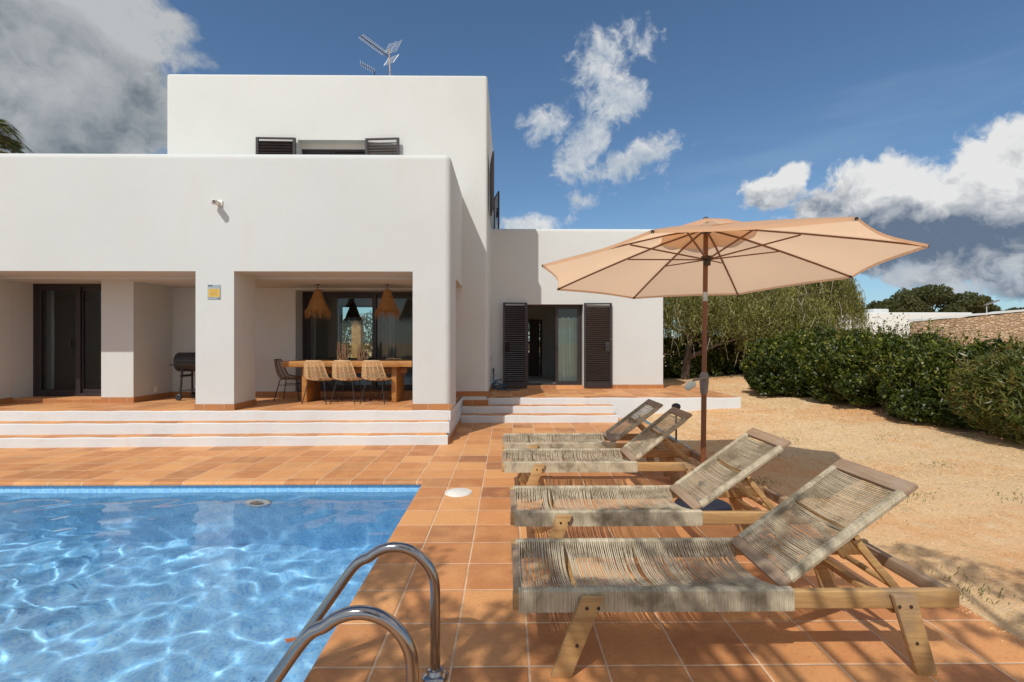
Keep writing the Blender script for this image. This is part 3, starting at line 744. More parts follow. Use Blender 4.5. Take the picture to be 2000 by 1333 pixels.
def shutter(hx, hy, ang, w, z0, z1, lock=True, name='shutter'):
    """louvred leaf hinged at (hx, hy), its face running along angle ang"""
    H = z1-z0; t = 0.035; rail = 0.05
    m = MB(); m.box(0, rail, 0, t, 0, H); m.box(w-rail, w, 0, t, 0, H); m.box(rail, w-rail, 0, t, 0, 0.12 if H > 1.4 else rail); m.box(rail, w-rail, 0, t, H-0.03, H)
    o = obj(name, m, 'bronze_aluminium', house, bevel=0.003, seg=1)
    o.location = Vector((hx, hy, z0)) - HL; o.rotation_euler = (0, 0, ang)
    sl = MB(); n = int((H-0.2)/0.047); zb = (0.12 if H > 1.4 else rail); step = (H-0.065-zb)/n
    for k in range(n):
        z = zb + (k+0.5)*step; Mx = Matrix.Translation((0, t/2, z)) @ Matrix.Rotation(math.radians(-52), 4, 'X')
        sl.box(rail-0.004, w-rail+0.004, -0.0035, 0.0035, -0.028, 0.028, Mx)
    obj('slats', sl, 'shutter_slat', o, smooth=False)
    if lock:
        obj('lock_box', MB().box(w-0.15, w-0.03, -0.022, 0.0, H*0.42, H*0.42+0.22), 'black_metal', o, bevel=0.006)
        obj('catch', MB().tube([(w-0.035, -0.005, H*0.56), (w-0.035, -0.05, H*0.56), (w-0.035, -0.06, H*0.56+0.03)], 0.008, 8), 'steel_bracket', o)
    return o
# annex shutters: left leaf swung a little off the wall, right leaf flat
shutter(0.455, YA-0.05, PI+0.10, 0.545, ZT+0.035, 2.335)
o = shutter(1.745, YA-0.055, -0.02, 0.63, ZT+0.035, 2.33)
# upstairs front shutters (flat on the wall)
shutter(-3.90, YB-0.045, PI+0.03, 0.72, 4.0, 5.215, False)
shutter(-2.625, YB-0.06, -0.07, 0.64, 4.0, 5.215, False)
# side-wall shutters
shutter(XU+0.02, 9.97, -PI/2+0.10, 0.66, 4.0, 5.06, False)
s2 = shutter(XU+0.02, 12.4, -PI/2+0.20, 0.66, 4.0, 5.06, True)

# fittings on the porch front
t = thing('security_camera', 'small white security camera high on the porch wing wall', 'camera', (-4.24, 7.30, 3.49))
obj('wall_plate', MB().box(-0.03, 0.05, -0.02, 0.0, -0.05, 0.04), 'white_plastic', t, bevel=0.008)
obj('arm', MB().tube([(0.01, -0.01, 0.0), (0.0, -0.07, 0.005), (-0.01, -0.09, 0.0)], 0.016, 10), 'white_plastic', t)
Mh = Matrix.Translation((-0.02, -0.10, -0.01)) @ Matrix.Rotation(math.radians(-62), 4, 'Z') @ Matrix.Rotation(math.radians(10), 4, 'Y')
obj('housing', MB().box(-0.055, 0.09, -0.037, 0.037, -0.036, 0.036, Mh), 'white_plastic', t, bevel=0.014, seg=3)
obj('lens', MB().lathe([(0.001, 0.0), (0.02, 0.0), (0.022, 0.006), (0.001, 0.008)], n=16, M=Mh @ Matrix.Translation((0.09, 0, 0)) @ Matrix.Rotation(PI/2, 4, 'Y')), 'grey_plastic', t)

t = thing('alarm_sign', 'small grey and yellow notice plate on the pillar between the porch openings', 'sign', (-4.319, YF-0.001, 2.178))
obj('plate', MB().box(-0.094, 0.094, -0.006, 0.0, -0.108, 0.108), 'sign_plate', t, bevel=0.002, seg=1)
obj('yellow_panel', MB().box(-0.080, 0.084, -0.009, -0.0065, -0.072, 0.048), 'sign_yellow', t, smooth=False)
pr = MB(); rr = random.Random(5)
for k in range(6):
    x = -0.062
    while x < 0.055:
        w_ = rr.uniform(0.008, 0.024); pr.box(x, min(x+w_, 0.068), -0.0105, -0.0092, 0.030-k*0.016, 0.036-k*0.016); x += w_+0.006
obj('print', pr, 'sign_print', t, smooth=False)
for bx_ in [(-0.085, -0.055, -0.009, -0.0065, 0.088, 0.104), (-0.050, -0.022, -0.009, -0.0065, 0.088, 0.104), (0.05, 0.085, -0.009, -0.0065, -0.098, -0.088)]:
    obj('header_mark', MB().box(*bx_), 'sign_green', t, smooth=False)

t = thing('wall_socket', 'small beige power socket low on the shaded porch side wall', 'socket', (-6.205, 8.75, 0.60))
obj('plate', MB().box(0, 0.008, -0.04, 0.04, -0.055, 0.055), 'white_plastic', t, bevel=0.003)
obj('cover', MB().box(0.008, 0.026, -0.03, 0.03, -0.042, 0.0), 'white_plastic', t, bevel=0.004)

# hose, tap
t = thing('garden_hose', 'coiled blue garden hose on the annex terrace beside the left shutter', 'hose', (-0.18, 10.85, ZT))
pts = [(-0.12, 0.26, 0.40), (-0.11, 0.25, 0.30), (-0.12, 0.22, 0.18)]
for k in range(64):
    a = k/64*2*PI*3.6 + 1.2; r = 0.17+0.05*math.sin(a*0.37)
    pts.append((r*math.cos(a)*0.8, r*0.55*math.sin(a)-0.02, 0.13 + 0.10*math.sin(a*1.0+0.5)*math.cos(a*0.21) - 0.0012*k))
pts += [(0.15, -0.18, 0.02), (0.32, -0.17, 0.013), (0.45, -0.12, 0.013)]
obj('coil', MB().tube([(a, b_, max(c, 0.014)) for a, b_, c in pts], 0.012, 8), 'hose_blue', t)
obj('nozzle', MB().tube([(-0.12, 0.26, 0.38), (-0.12, 0.26, 0.44), (-0.12, 0.265, 0.47)], [0.014, 0.018, 0.012], 10), 'black_metal', t)
t = thing('wall_tap', 'tiny grey tap on the side wall of the upper block', 'tap', (XU, 10.3, 1.10))
obj('pipe', MB().tube([(0, 0, 0), (0.05, 0, 0), (0.07, 0, -0.01), (0.075, 0, -0.04)], 0.010, 8), 'steel_bracket', t)
obj('knob', MB().lathe([(0.001, 0.0), (0.02, 0.0), (0.02, 0.012), (0.001, 0.014)], c=(0.045, 0, 0.018), n=12), 'grey_plastic', t)

# curtains and interior things
def curtain(name, label, x0, x1, y, z0, z1, mat, folds, amp=0.03):
    m = MB(); nx, nz = folds*10, 14
    for i in range(nx+1):
        for j in range(nz+1):
            u = i/nx; v = j/nz
            a = amp*(0.65+0.35*(1-v))
            m.v.append((x0+(x1-x0)*u + 0.006*math.sin(v*5+i), y + a*math.sin(u*folds*2*PI) + 0.4*a*math.sin(u*folds*4.7+2+v*1.4), z0+(z1-z0)*v + (0.012*math.cos(u*folds*2*PI) if j == nz else 0)))
    for i in range(nx):
        for j in range(nz): m.f.append((i*(nz+1)+j, (i+1)*(nz+1)+j, (i+1)*(nz+1)+j+1, i*(nz+1)+j+1))
    o = obj(name, m, mat, fix=False, angle=80); tag(o, label, 'curtain'); return o
curtain('curtain', 'pale mint curtain behind the glass of the annex door', 1.19, 1.70, YA+0.36, ZT+0.10, 2.02, 'curtain_cloth', 4, 0.026)
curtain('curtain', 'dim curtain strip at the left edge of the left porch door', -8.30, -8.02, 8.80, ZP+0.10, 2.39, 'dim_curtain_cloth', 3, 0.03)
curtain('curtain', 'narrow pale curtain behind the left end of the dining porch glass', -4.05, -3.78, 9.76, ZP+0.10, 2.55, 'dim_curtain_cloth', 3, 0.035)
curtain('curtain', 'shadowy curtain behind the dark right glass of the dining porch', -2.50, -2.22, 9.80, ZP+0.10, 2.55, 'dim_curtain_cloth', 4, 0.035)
t = thing('framed_picture', 'tall brown picture glimpsed through the right pane of the left porch door', 'picture', (-6.47, 9.9, 1.70))
obj('canvas', MB().box(-0.015, -0.01, -0.30, 0.30, -0.33, 0.33), 'picture_paint', t)
m = MB(); m.box(-0.02, 0.0, -0.38, -0.30, -0.42, 0.42); m.box(-0.02, 0.0, 0.30, 0.38, -0.42, 0.42); m.box(-0.02, 0, -0.30, 0.30, 0.33, 0.42); m.box(-0.02, 0, -0.30, 0.30, -0.42, -0.33)
obj('frame', m, 'door_wood_dark', t)
# inner doorway of annex with a dark leaf
m = MB(); m.box(0.30, 0.36, 14.2, 14.3, ZT+.07, 2.1); m.box(0.96, 1.02, 14.2, 14.3, ZT+.07, 2.1); m.box(0.36, 0.96, 14.2, 14.3, 2.03, 2.1)
dm = hp('inner_door', m, 'door_wood_dark')
obj('leaf', MB().box(0.66, 0.95, 14.32, 14.36, ZT+.07, 2.03).box(0.36, 0.66, 14.32, 14.36, ZT+.07, 1.15), 'door_wood_dark', dm)

# ---------------------------------------------------------------- dining furniture
def make_table():
    t = thing('dining_table', 'long wooden dining table with thick slab legs under the porch', 'table', (-2.63, 8.52, ZP))
    top = MB(); n = 40
    for sgn in (-1, 1): pass
    P = []
    for k in range(n+1): P.append((-1.07 + 2.14*k/n, -0.42 + 0.012*math.sin(k*0.9)+0.008*math.sin(k*2.3)))
    for k in range(n+1): P.append((1.07 - 2.14*k/n, 0.42 + 0.012*math.sin(k*0.7+1)))
    top.prism(P, 'z', 0.595, 0.692); obj('tabletop', top, 'table_wood', t, bevel=0.012, seg=2)
    for x in (-0.745, 0.745):
        obj('leg', MB().box(x-0.045, x+0.045, -0.30, 0.30, 0.0, 0.595), 'table_wood', t, bevel=0.015, seg=3)
    obj('stretcher', MB().box(-0.86, 0.90, -0.045, 0.045, 0.47, 0.56), 'table_wood', t, bevel=0.006)
make_table()
def make_chair(mat='rattan', label='', group='woven chairs round the dining table'):
    """local: sitter looks to +y, back at -y"""
    t = thing('dining_chair', label, 'chair', (0, 0, 0), 0, group)
    # shell section: v runs from back top to seat front, u across
    def shell(u, v):
        # v 0..1 : back, 1..2 : seat
        if v <= 1:
            z = 0.70 - 0.31*v; y = -0.235 + 0.085*v**1.5; w = 0.145 + 0.055*v
        else:
            q = v-1; z = 0.39 - 0.025*math.sin(q*PI) - 0.01*q; y = -0.15 + 0.40*q; w = 0.20+0.025*math.sin(q*PI)
        y += 0.055*(u*u)*(1 if v <= 1 else max(0, 1-(v-1)*1.5))     # wrap of the back
        z += 0.035*u*u*(1 if v > 1 else v)
        return Vector((u*w, y, z))
    rim = MB()
    loop = [shell(u, 0) for u in np.linspace(-0.85, 0.85, 8)] + [shell(1, v) for v in np.linspace(0.12, 1.9, 18)] + [shell(u, 2) for u in np.linspace(0.85, -0.85, 8)] + [shell(-1, v) for v in np.linspace(1.9, 0.12, 18)]
    rim.tube(loop + [loop[0]], 0.0115, 6); obj('rim', rim, mat, t)
    for nm, (v0, v1), rows in (('backrest', (0.02, 1.05), 13), ('seat', (1.05, 1.98), 12)):
        w = MB()
        cols = np.linspace(-1, 1, 6)
        for u in cols[1:-1]: w.tube([shell(u, v) for v in np.linspace(v0, v1, 7)], 0.0075, 5)
        for ci in range(5):
            for k in range(rows):
                va = v0 + (v1-v0)*k/rows; dv = (v1-v0)/rows*1.3*(1 if ci % 2 == 0 else -1)
                vb = min(max(va+dv, v0), v1)
                w.tube([shell(cols[ci], va), shell(cols[ci+1], vb)], 0.0056, 4, cap=False)
        obj(nm, w, mat, t)
    for sx in (-1, 1):
        for sy, yt in ((-1, -0.10), (1, 0.17)):
            obj('leg', MB().tube([(sx*0.13, yt, 0.375), (sx*0.205, yt+sy*0.075, 0.0)], 0.008, 7), 'black_metal', t)
    br = MB()
    for sx in (-1, 1): br.tube([(sx*0.13, -0.10, 0.37), (sx*0.13, 0.17, 0.37)], 0.008, 6); br.tube([(sx*0.15, -0.12, 0.27), (sx*0.15, 0.19, 0.27)], 0.006, 6)
    br.tube([(-0.13, -0.1, 0.37), (0.13, -0.1, 0.37)], 0.008, 6); br.tube([(-0.13, 0.17, 0.37), (0.13, 0.17, 0.37)], 0.008, 6)
    obj('under_frame', br, 'black_metal', t)
    return t
ch = make_chair(label='leftmost of the three rattan chairs with backs to the pool')
ch.location = (-3.10, 8.15, ZP); ch.rotation_euler.z = -0.10
for (x, y, rz, lb) in [(-2.64, 8.15, -0.10, 'middle of the three rattan chairs with backs to the pool'),
                       (-2.16, 8.15, -0.10, 'rightmost of the three rattan chairs with backs to the pool'),
                       (-2.10, 9.0, PI+0.05, 'rattan chair on the house side, only its top edge above the table'),
                       (-1.36, 8.50, PI/2+0.1, 'rattan chair at the right table end, half hidden by the pillar')]:
    c = copy_tree(ch); c.location = (x, y, ZP); c.rotation_euler.z = rz; c['label'] = lb
ch2 = make_chair('shaded_rattan', 'woven chair, shade put into its colour, seen from the side at the left table end')
ch2.location = (-3.80, 8.62, ZP); ch2.rotation_euler.z = -PI/2 + 0.05

def lamp(mat, cmat, label, loc, group=None, s=1.0):
    t = thing('pendant_lamp', label, 'lamp', loc, 0, group)
    obj('cable', MB().tube([(0, 0, 0.0), (0, 0, 0.33)], 0.004, 6), cmat, t) if mat == 'darkened_straw' else None
    obj('ceiling_hook', MB().tube([(-0.035, 0, -0.004), (0.035, 0, -0.004)], 0.012, 8).tube([(0, 0, 0.0), (0, 0, -0.05*s)], 0.006, 6).tube([(0, 0, -.045), (-.03, 0, -.11)], 0.004, 5).tube([(0, 0, -.045), (.03, 0, -.11)], 0.004, 5), cmat, t)
    sh = MB(); rows = 16; nn = 36
    for i in range(rows+1):
        v = i/rows; r = 0.045 + 0.145*v + (0.004 if i % 2 else -0.003)
        for k in range(nn): a = 2*PI*k/nn; rr_ = r*(1+0.02*math.sin(5*a+i)); sh.v.append((rr_*math.cos(a), rr_*math.sin(a), -0.09-0.38*v*s))
    for i in range(rows):
        for k in range(nn): sh.f.append((i*nn+k, i*nn+(k+1) % nn, (i+1)*nn+(k+1) % nn, (i+1)*nn+k))
    obj('shade', sh, mat, t, fix=False, angle=60)
    fr = MB(); r2 = random.Random(int(abs(loc[0])*100))
    for k in range(150):
        a = r2.uniform(0, 2*PI); L = r2.uniform(0.08, 0.18); z0 = -0.47*1.0*s+0.03
        fl = r2.uniform(0.0, 0.045); p0 = Vector((0.188*math.cos(a), 0.188*math.sin(a), z0))
        rad = Vector((math.cos(a), math.sin(a), 0)); tg = Vector((-math.sin(a), math.cos(a), 0))*r2.uniform(-.04, .04)
        fr.tube([p0, p0+rad*fl*0.6+tg*0.4+Vector((0, 0, -L*0.45)), p0+rad*fl*0.3+tg+Vector((0, 0, -L))], [0.0035, 0.003, 0.0015], 3, cap=False)
    obj('fringe', fr, mat, t, fix=False)
lamp('straw', 'black_metal', 'left straw cone lamp with fringe hanging above the dining table', (-3.295, 8.6, 2.452), 'fringed straw lamps in the porch')
lamp('straw', 'black_metal', 'right straw cone lamp with fringe hanging above the dining table', (-2.085, 8.6, 2.452), 'fringed straw lamps in the porch')
lamp('darkened_straw', 'black_metal', 'dark lamp silhouette seen through the porch glass between the straw lamps', (-3.43, 11.0, 2.40))

def sticks(label, loc, h, r, seed):
    t = thing('driftwood_vase', label, 'table decoration', loc, 0, 'driftwood centrepieces')
    m = MB(); q = random.Random(seed)
    for k in range(30):
        a = 2*PI*k/30 + q.uniform(-.1, .1); b_ = a + q.uniform(-0.9, 0.9); hh = h*q.uniform(0.72, 1.08)
        m.tube([(r*math.cos(a), r*math.sin(a), 0), (r*1.02*math.cos((a+b_)/2)+q.uniform(-.006, .006), r*1.02*math.sin((a+b_)/2), hh*.5), (r*0.98*math.cos(b_), r*0.98*math.sin(b_), hh)], [0.0085, 0.008, 0.005], 5)
    obj('driftwood_sticks', m, 'driftwood', t)
    obj('inner_glass', MB().lathe([(r*0.7, 0.004), (r*0.7, h*0.62), (r*0.66, h*0.62), (r*0.66, 0.01)], n=20), 'darkened_straw', t)
sticks('taller bundle of driftwood sticks standing on the dining table', (-2.80, 8.42, ZP+0.692), 0.31, 0.085, 3)
sticks('shorter bundle of driftwood sticks standing on the dining table', (-2.475, 8.45, ZP+0.692), 0.215, 0.075, 8)

# barbecue
t = thing('barbecue', 'black barrel barbecue on wheels, half hidden behind the porch pillar', 'barbecue', (-5.35, 8.72, ZP))
My = Matrix.Rotation(PI/2, 4, 'Y')
def halfbarrel(a0, a1, r, x0, x1, th=0.006):
    m = MB(); n = 20; poly = [(r*math.cos(a0+(a1-a0)*k/n), r*math.sin(a0+(a1-a0)*k/n)) for k in range(n+1)]
    m.prism(poly, 'x', x0, x1); return m
g_ = halfbarrel(PI+0.0, 2*PI, 0.165, -0.42, 0.42); o = obj('bowl', g_, 'black_metal', t, bevel=0.006); o.location = (0, 0, 0.655)
g_ = halfbarrel(0, PI, 0.168, -0.42, 0.42); o = obj('lid', g_, 'black_metal', t, bevel=0.006); o.location = (0, 0, 0.659)
obj('handle', MB().tube([(-0.15, -0.17, 0.72), (-0.15, -0.21, 0.73), (0.15, -0.21, 0.73), (0.15, -0.17, 0.72)], 0.01, 8), 'black_metal', t)
obj('side_shelf', MB().box(-0.53, -0.42, -0.12, 0.12, 0.60, 0.615), 'black_metal', t, bevel=0.004)
for sx in (-1, 1):
    for sy in (-1, 1):
        obj('leg', MB().tube([(sx*0.28, sy*0.13, 0.56), (sx*0.30, sy*0.17, 0.055 if sx < 0 else 0.0)], 0.017, 8), 'black_metal', t)
for sy in (-1, 1):
    Mw = Matrix.Translation((-0.30, sy*0.20, 0.055)) @ Matrix.Rotation(PI/2, 4, 'X')
    obj('wheel', MB().lathe([(0.001, -0.015), (0.045, -0.018), (0.055, -0.012), (0.055, 0.012), (0.045, 0.018), (0.001, 0.015)], n=20, M=Mw), 'black_metal', t)
obj('bottom_rack', MB().box(-0.29, 0.29, -0.15, 0.15, 0.16, 0.172).box(-0.30, -0.28, -0.17, 0.17, 0.40, 0.44), 'black_metal', t)

# ---------------------------------------------------------------- sun loungers
def make_lounger(label, seed, bx=0.625, bz=0.452, grp='rope sun loungers in a row on the deck'):
    t = thing('sun_lounger', label, 'sun lounger', (0, 0, 0), 0, grp)
    L, W, zt, zb, th = 1.955, 0.575, 0.352, 0.267, 0.034
    hx = 1.195                                   # hinge
    q = random.Random(seed)
    for y0 in (0.0, W-th):
        o = obj('side_rail', MB().box(0.0, L, y0, y0+th, zb+0.002, zt-0.002), 'weathered_teak', t, bevel=0.008, seg=3)
        # rope sleeve wrapped round the rail, ridge per turn
        m = MB(); nturn = 150; sx0, sx1 = 0.025, hx+0.03
        ring = [(y0-0.0045, zb-0.004), (y0-0.0045, (zb+zt)/2), (y0-0.004, zt+0.001), (y0+0.004, zt+0.0065), (y0+th/2, zt+0.0075), (y0+th-0.004, zt+0.0065), (y0+th+0.004, zt+0.001), (y0+th+0.0045, (zb+zt)/2), (y0+th+0.0045, zb-0.004), (y0+th/2, zb-0.0065)]
        cyr, czr = y0+th/2, (zb+zt)/2
        for i in range(nturn*2+1):
            x = sx0+(sx1-sx0)*i/(nturn*2); off = (0.0 if i % 2 else -0.0030)*q.uniform(.5, 1.3)
            for (yy, zz) in ring:
                dv = Vector((0, yy-cyr, zz-czr)); dv = dv.normalized()
                m.v.append((x+q.uniform(-.0006, .0006), yy+dv.y*off, zz+dv.z*off))
        n = len(ring)
        for i in range(nturn*2):
            for k in range(n): m.f.append((i*n+k, i*n+(k+1) % n, (i+1)*n+(k+1) % n, (i+1)*n+k))
        m.f += [tuple(range(n)), tuple(nturn*2*n+k for k in range(n))]
        obj('rope_wrap', m, 'rope_cord', o, smooth=False)
    for x in (0.0, L-0.05): obj('end_bar', MB().box(x+0.004, x+0.046, th, W-th, zb+0.012, zt-0.012), 'weathered_crossbar', t, bevel=0.006)
    # legs, splayed, bolted outside the rails
    for (xt, xf, w1, w2) in ((0.342, 0.205, 0.096, 0.088), (1.685, 1.785, 0.100, 0.088)):
        for side in (0, 1):
            ya, yb_ = (-0.034, -0.005) if side == 0 else (W+0.005, W+0.034)
            zh = 0.343
            poly = [(xf-w2/2, 0.0), (xf+w2/2, 0.0), (xt+w1/2, zh), (xt-w1/2, zh)]
            lg = obj('leg', MB().prism(poly, 'y', ya, yb_), 'weathered_teak', t, bevel=0.005, seg=2)
            bm_ = MB(); yc = ya-0.001 if side == 0 else yb_+0.001
            for (bx_, bz_) in ((xt-0.026, 0.298), (xt+0.024, 0.298), ((xt+xf)/2, 0.14)):
                Mb = Matrix.Translation((bx_, yc, bz_)) @ Matrix.Rotation(PI/2, 4, 'X')
                bm_.lathe([(0.001, -0.002), (0.0075, -0.002), (0.0075, 0.002), (0.001, 0.003)], n=10, M=Mb)
            obj('bolts', bm_, 'bolt_iron', lg)
    for xx in (0.30, 1.70): obj('leg_brace', MB().box(xx-0.02, xx+0.02, th, W-th, zb-0.035, zb-0.003), 'weathered_teak', t, bevel=0.004)
    # seat cords, stretched rail to rail and sagging, with worn gaps
    m = MB(); gaps = [0.33+q.uniform(-.04, .04), 0.61+q.uniform(-.05, .05)]; x = 0.045
    while x < hx-0.02:
        u = x/hx; sag = 0.013+0.036*math.sin(min(1, u*1.05)*PI)**1.2 + q.uniform(-.003, .003); bow = 0.008 + 0.085*u*u
        near_gap = min(abs(x-gg) for gg in gaps)
        jit = q.uniform(-.005, .005); pts = []
        for k in range(9):
            s_ = k/8; yy = th*0.8 + (W-1.6*th)*s_
            prof = math.sin(PI*s_)**0.8
            bw = bow*(1-math.exp(-s_*3.2))*(1-s_)**0.35*-1.6 if False else -bow*(s_**0.6)*(1-s_)*1.9
            drift = 0.0
            for gg in gaps:
                dd = x-gg
                drift += math.copysign(0.011, dd)*math.exp(-abs(dd)/0.035)*prof
            pts.append((x + jit*prof + drift + bw + 0.6*bow*math.sin(PI*s_)*0, yy, zt+0.003-sag*prof + q.uniform(-.0012, .0012)))
        m.tube(pts, 0.0034, 4, cap=False)
        x += 0.0112*q.uniform(0.82, 1.2)
    obj('seat_cords', m, 'rope_cord', t, fix=False, angle=80)
    # backrest: own frame, tilted
    ang = math.atan2(bz, bx); BL = math.hypot(bx, bz)
    br = bpy.data.objects.new('backrest', None)
    Mb = Matrix.Translation((hx-0.005, 0, zt-0.010)) @ Matrix.Rotation(-ang, 4, 'Y')
    w0, w1 = 0.045, W-0.045
    o = MB(); o.box(0.0, 0.062, w0, w1, -0.012, 0.014, Mb)
    backm = obj('backrest', o, 'weathered_crossbar', t, bevel=0.006)
    bb = MB(); bb.box(BL-0.075, BL, w0-0.004, w1+0.004, -0.012, 0.016, Mb); obj('top_bar', bb, 'weathered_crossbar', backm, bevel=0.008, seg=2)
    bb = MB(); bb.box(BL*0.53-.010, BL*0.53+.010, w0+.02, w1-.02, -0.046, -0.030, Mb); obj('middle_bar', bb, 'door_wood_dark', backm, bevel=0.004)  # dark colour stands in for the shaded gap between the cords
    for y0 in (w0, w1-0.040):
        m = MB(); nturn = 88
        ring = [(y0, -0.016), (y0-0.004, 0.0), (y0, 0.016), (y0+0.01, 0.0185), (y0+0.03, 0.0185), (y0+0.040, 0.016), (y0+0.044, 0.0), (y0+0.040, -0.016), (y0+0.02, -0.019)]
        for i in range(nturn*2+1):
            xx = 0.058+(BL-0.068-0.058)*i/(nturn*2); k_ = (1.0 if i % 2 else 0.90)
            for (yy, zz) in ring: m.v.append(Mb @ Vector((xx, y0+0.02+(yy-y0-0.02)*(1.0 if i % 2 else .97), zz*k_)))
        n = len(ring)
        for i in range(nturn*2):
            for k in range(n): m.f.append((i*n+k, i*n+(k+1) % n, (i+1)*n+(k+1) % n, (i+1)*n+k))
        obj('side_sleeve', m, 'rope_cord', backm, smooth=False)
    m = MB(); x = 0.07; mid = BL*0.53
    while x < BL-0.082:
        if abs(x-mid) > 0.007:
            sag = 0.003 + 0.012*math.sin(PI*(x/BL)) * q.uniform(.85, 1.15); pts = []
            jit = q.uniform(-.0022, .0022)
            for k in range(7):
                s_ = k/6; prof = math.sin(PI*s_)
                dr = math.copysign(0.004, x-mid)*math.exp(-abs(x-mid)/0.03)*prof
                pts.append(Mb @ Vector((x+jit*prof+dr-0.006*prof, w0+0.03+(w1-w0-0.06)*s_, 0.013-sag*prof)))
            m.tube(pts, 0.0031, 4, cap=False)
        x += 0.0094*q.uniform(0.88, 1.12)
    obj('back_cords', m, 'rope_cord', backm, fix=False, angle=80)
    # prop struts down to the rails
    zc = Mb @ Vector((mid, 0, -0.02)); 
    for y0 in (0.10, W-0.13):
        obj('prop_strut', MB().ribbon([(zc.x+0.01, y0+0.015, zc.z), (1.765, y0+0.015, zb+0.03)], 0.030, 0.034, (0, 1, 0)), 'weathered_teak', t, bevel=0.004)
    obj('prop_bar', MB().tube([(zc.x+0.01, 0.05, zc.z-0.003), (zc.x+0.01, W-0.05, zc.z-0.003)], 0.013, 10), 'weathered_teak', t)
    obj('prop_block', MB().box(zc.x-0.01, zc.x+0.05, W-0.10, W-0.045, zc.z-0.06, zc.z-0.012), 'weathered_teak', t, bevel=0.006)
    obj('rest_bar', MB().tube([(1.775, 0.03, zb+0.03), (1.775, W-0.03, zb+0.03)], 0.015, 10), 'weathered_teak', t)
    return t
LB = ['rope sun lounger nearest the camera, dappled with tree shade', 'second rope sun lounger from the camera, in front of the dark parasol base',
      'third rope sun lounger from the camera, its backrest in parasol shade', 'rope sun lounger farthest from the camera, nearest the terrace steps']
for i, (x, y, rz, bx, bz) in enumerate([(0.025, 2.125, 0.0, 0.615, 0.452), (0.022, 3.12, 0.0, 0.63, 0.445), (-0.048, 4.415, 0.0, 0.545, 0.435), (-0.050, 5.25, 0.012, 0.555, 0.415)]):
    t = make_lounger(LB[i], 11+i, bx, bz); t.location = (x, y, 0); t.rotation_euler.z = rz

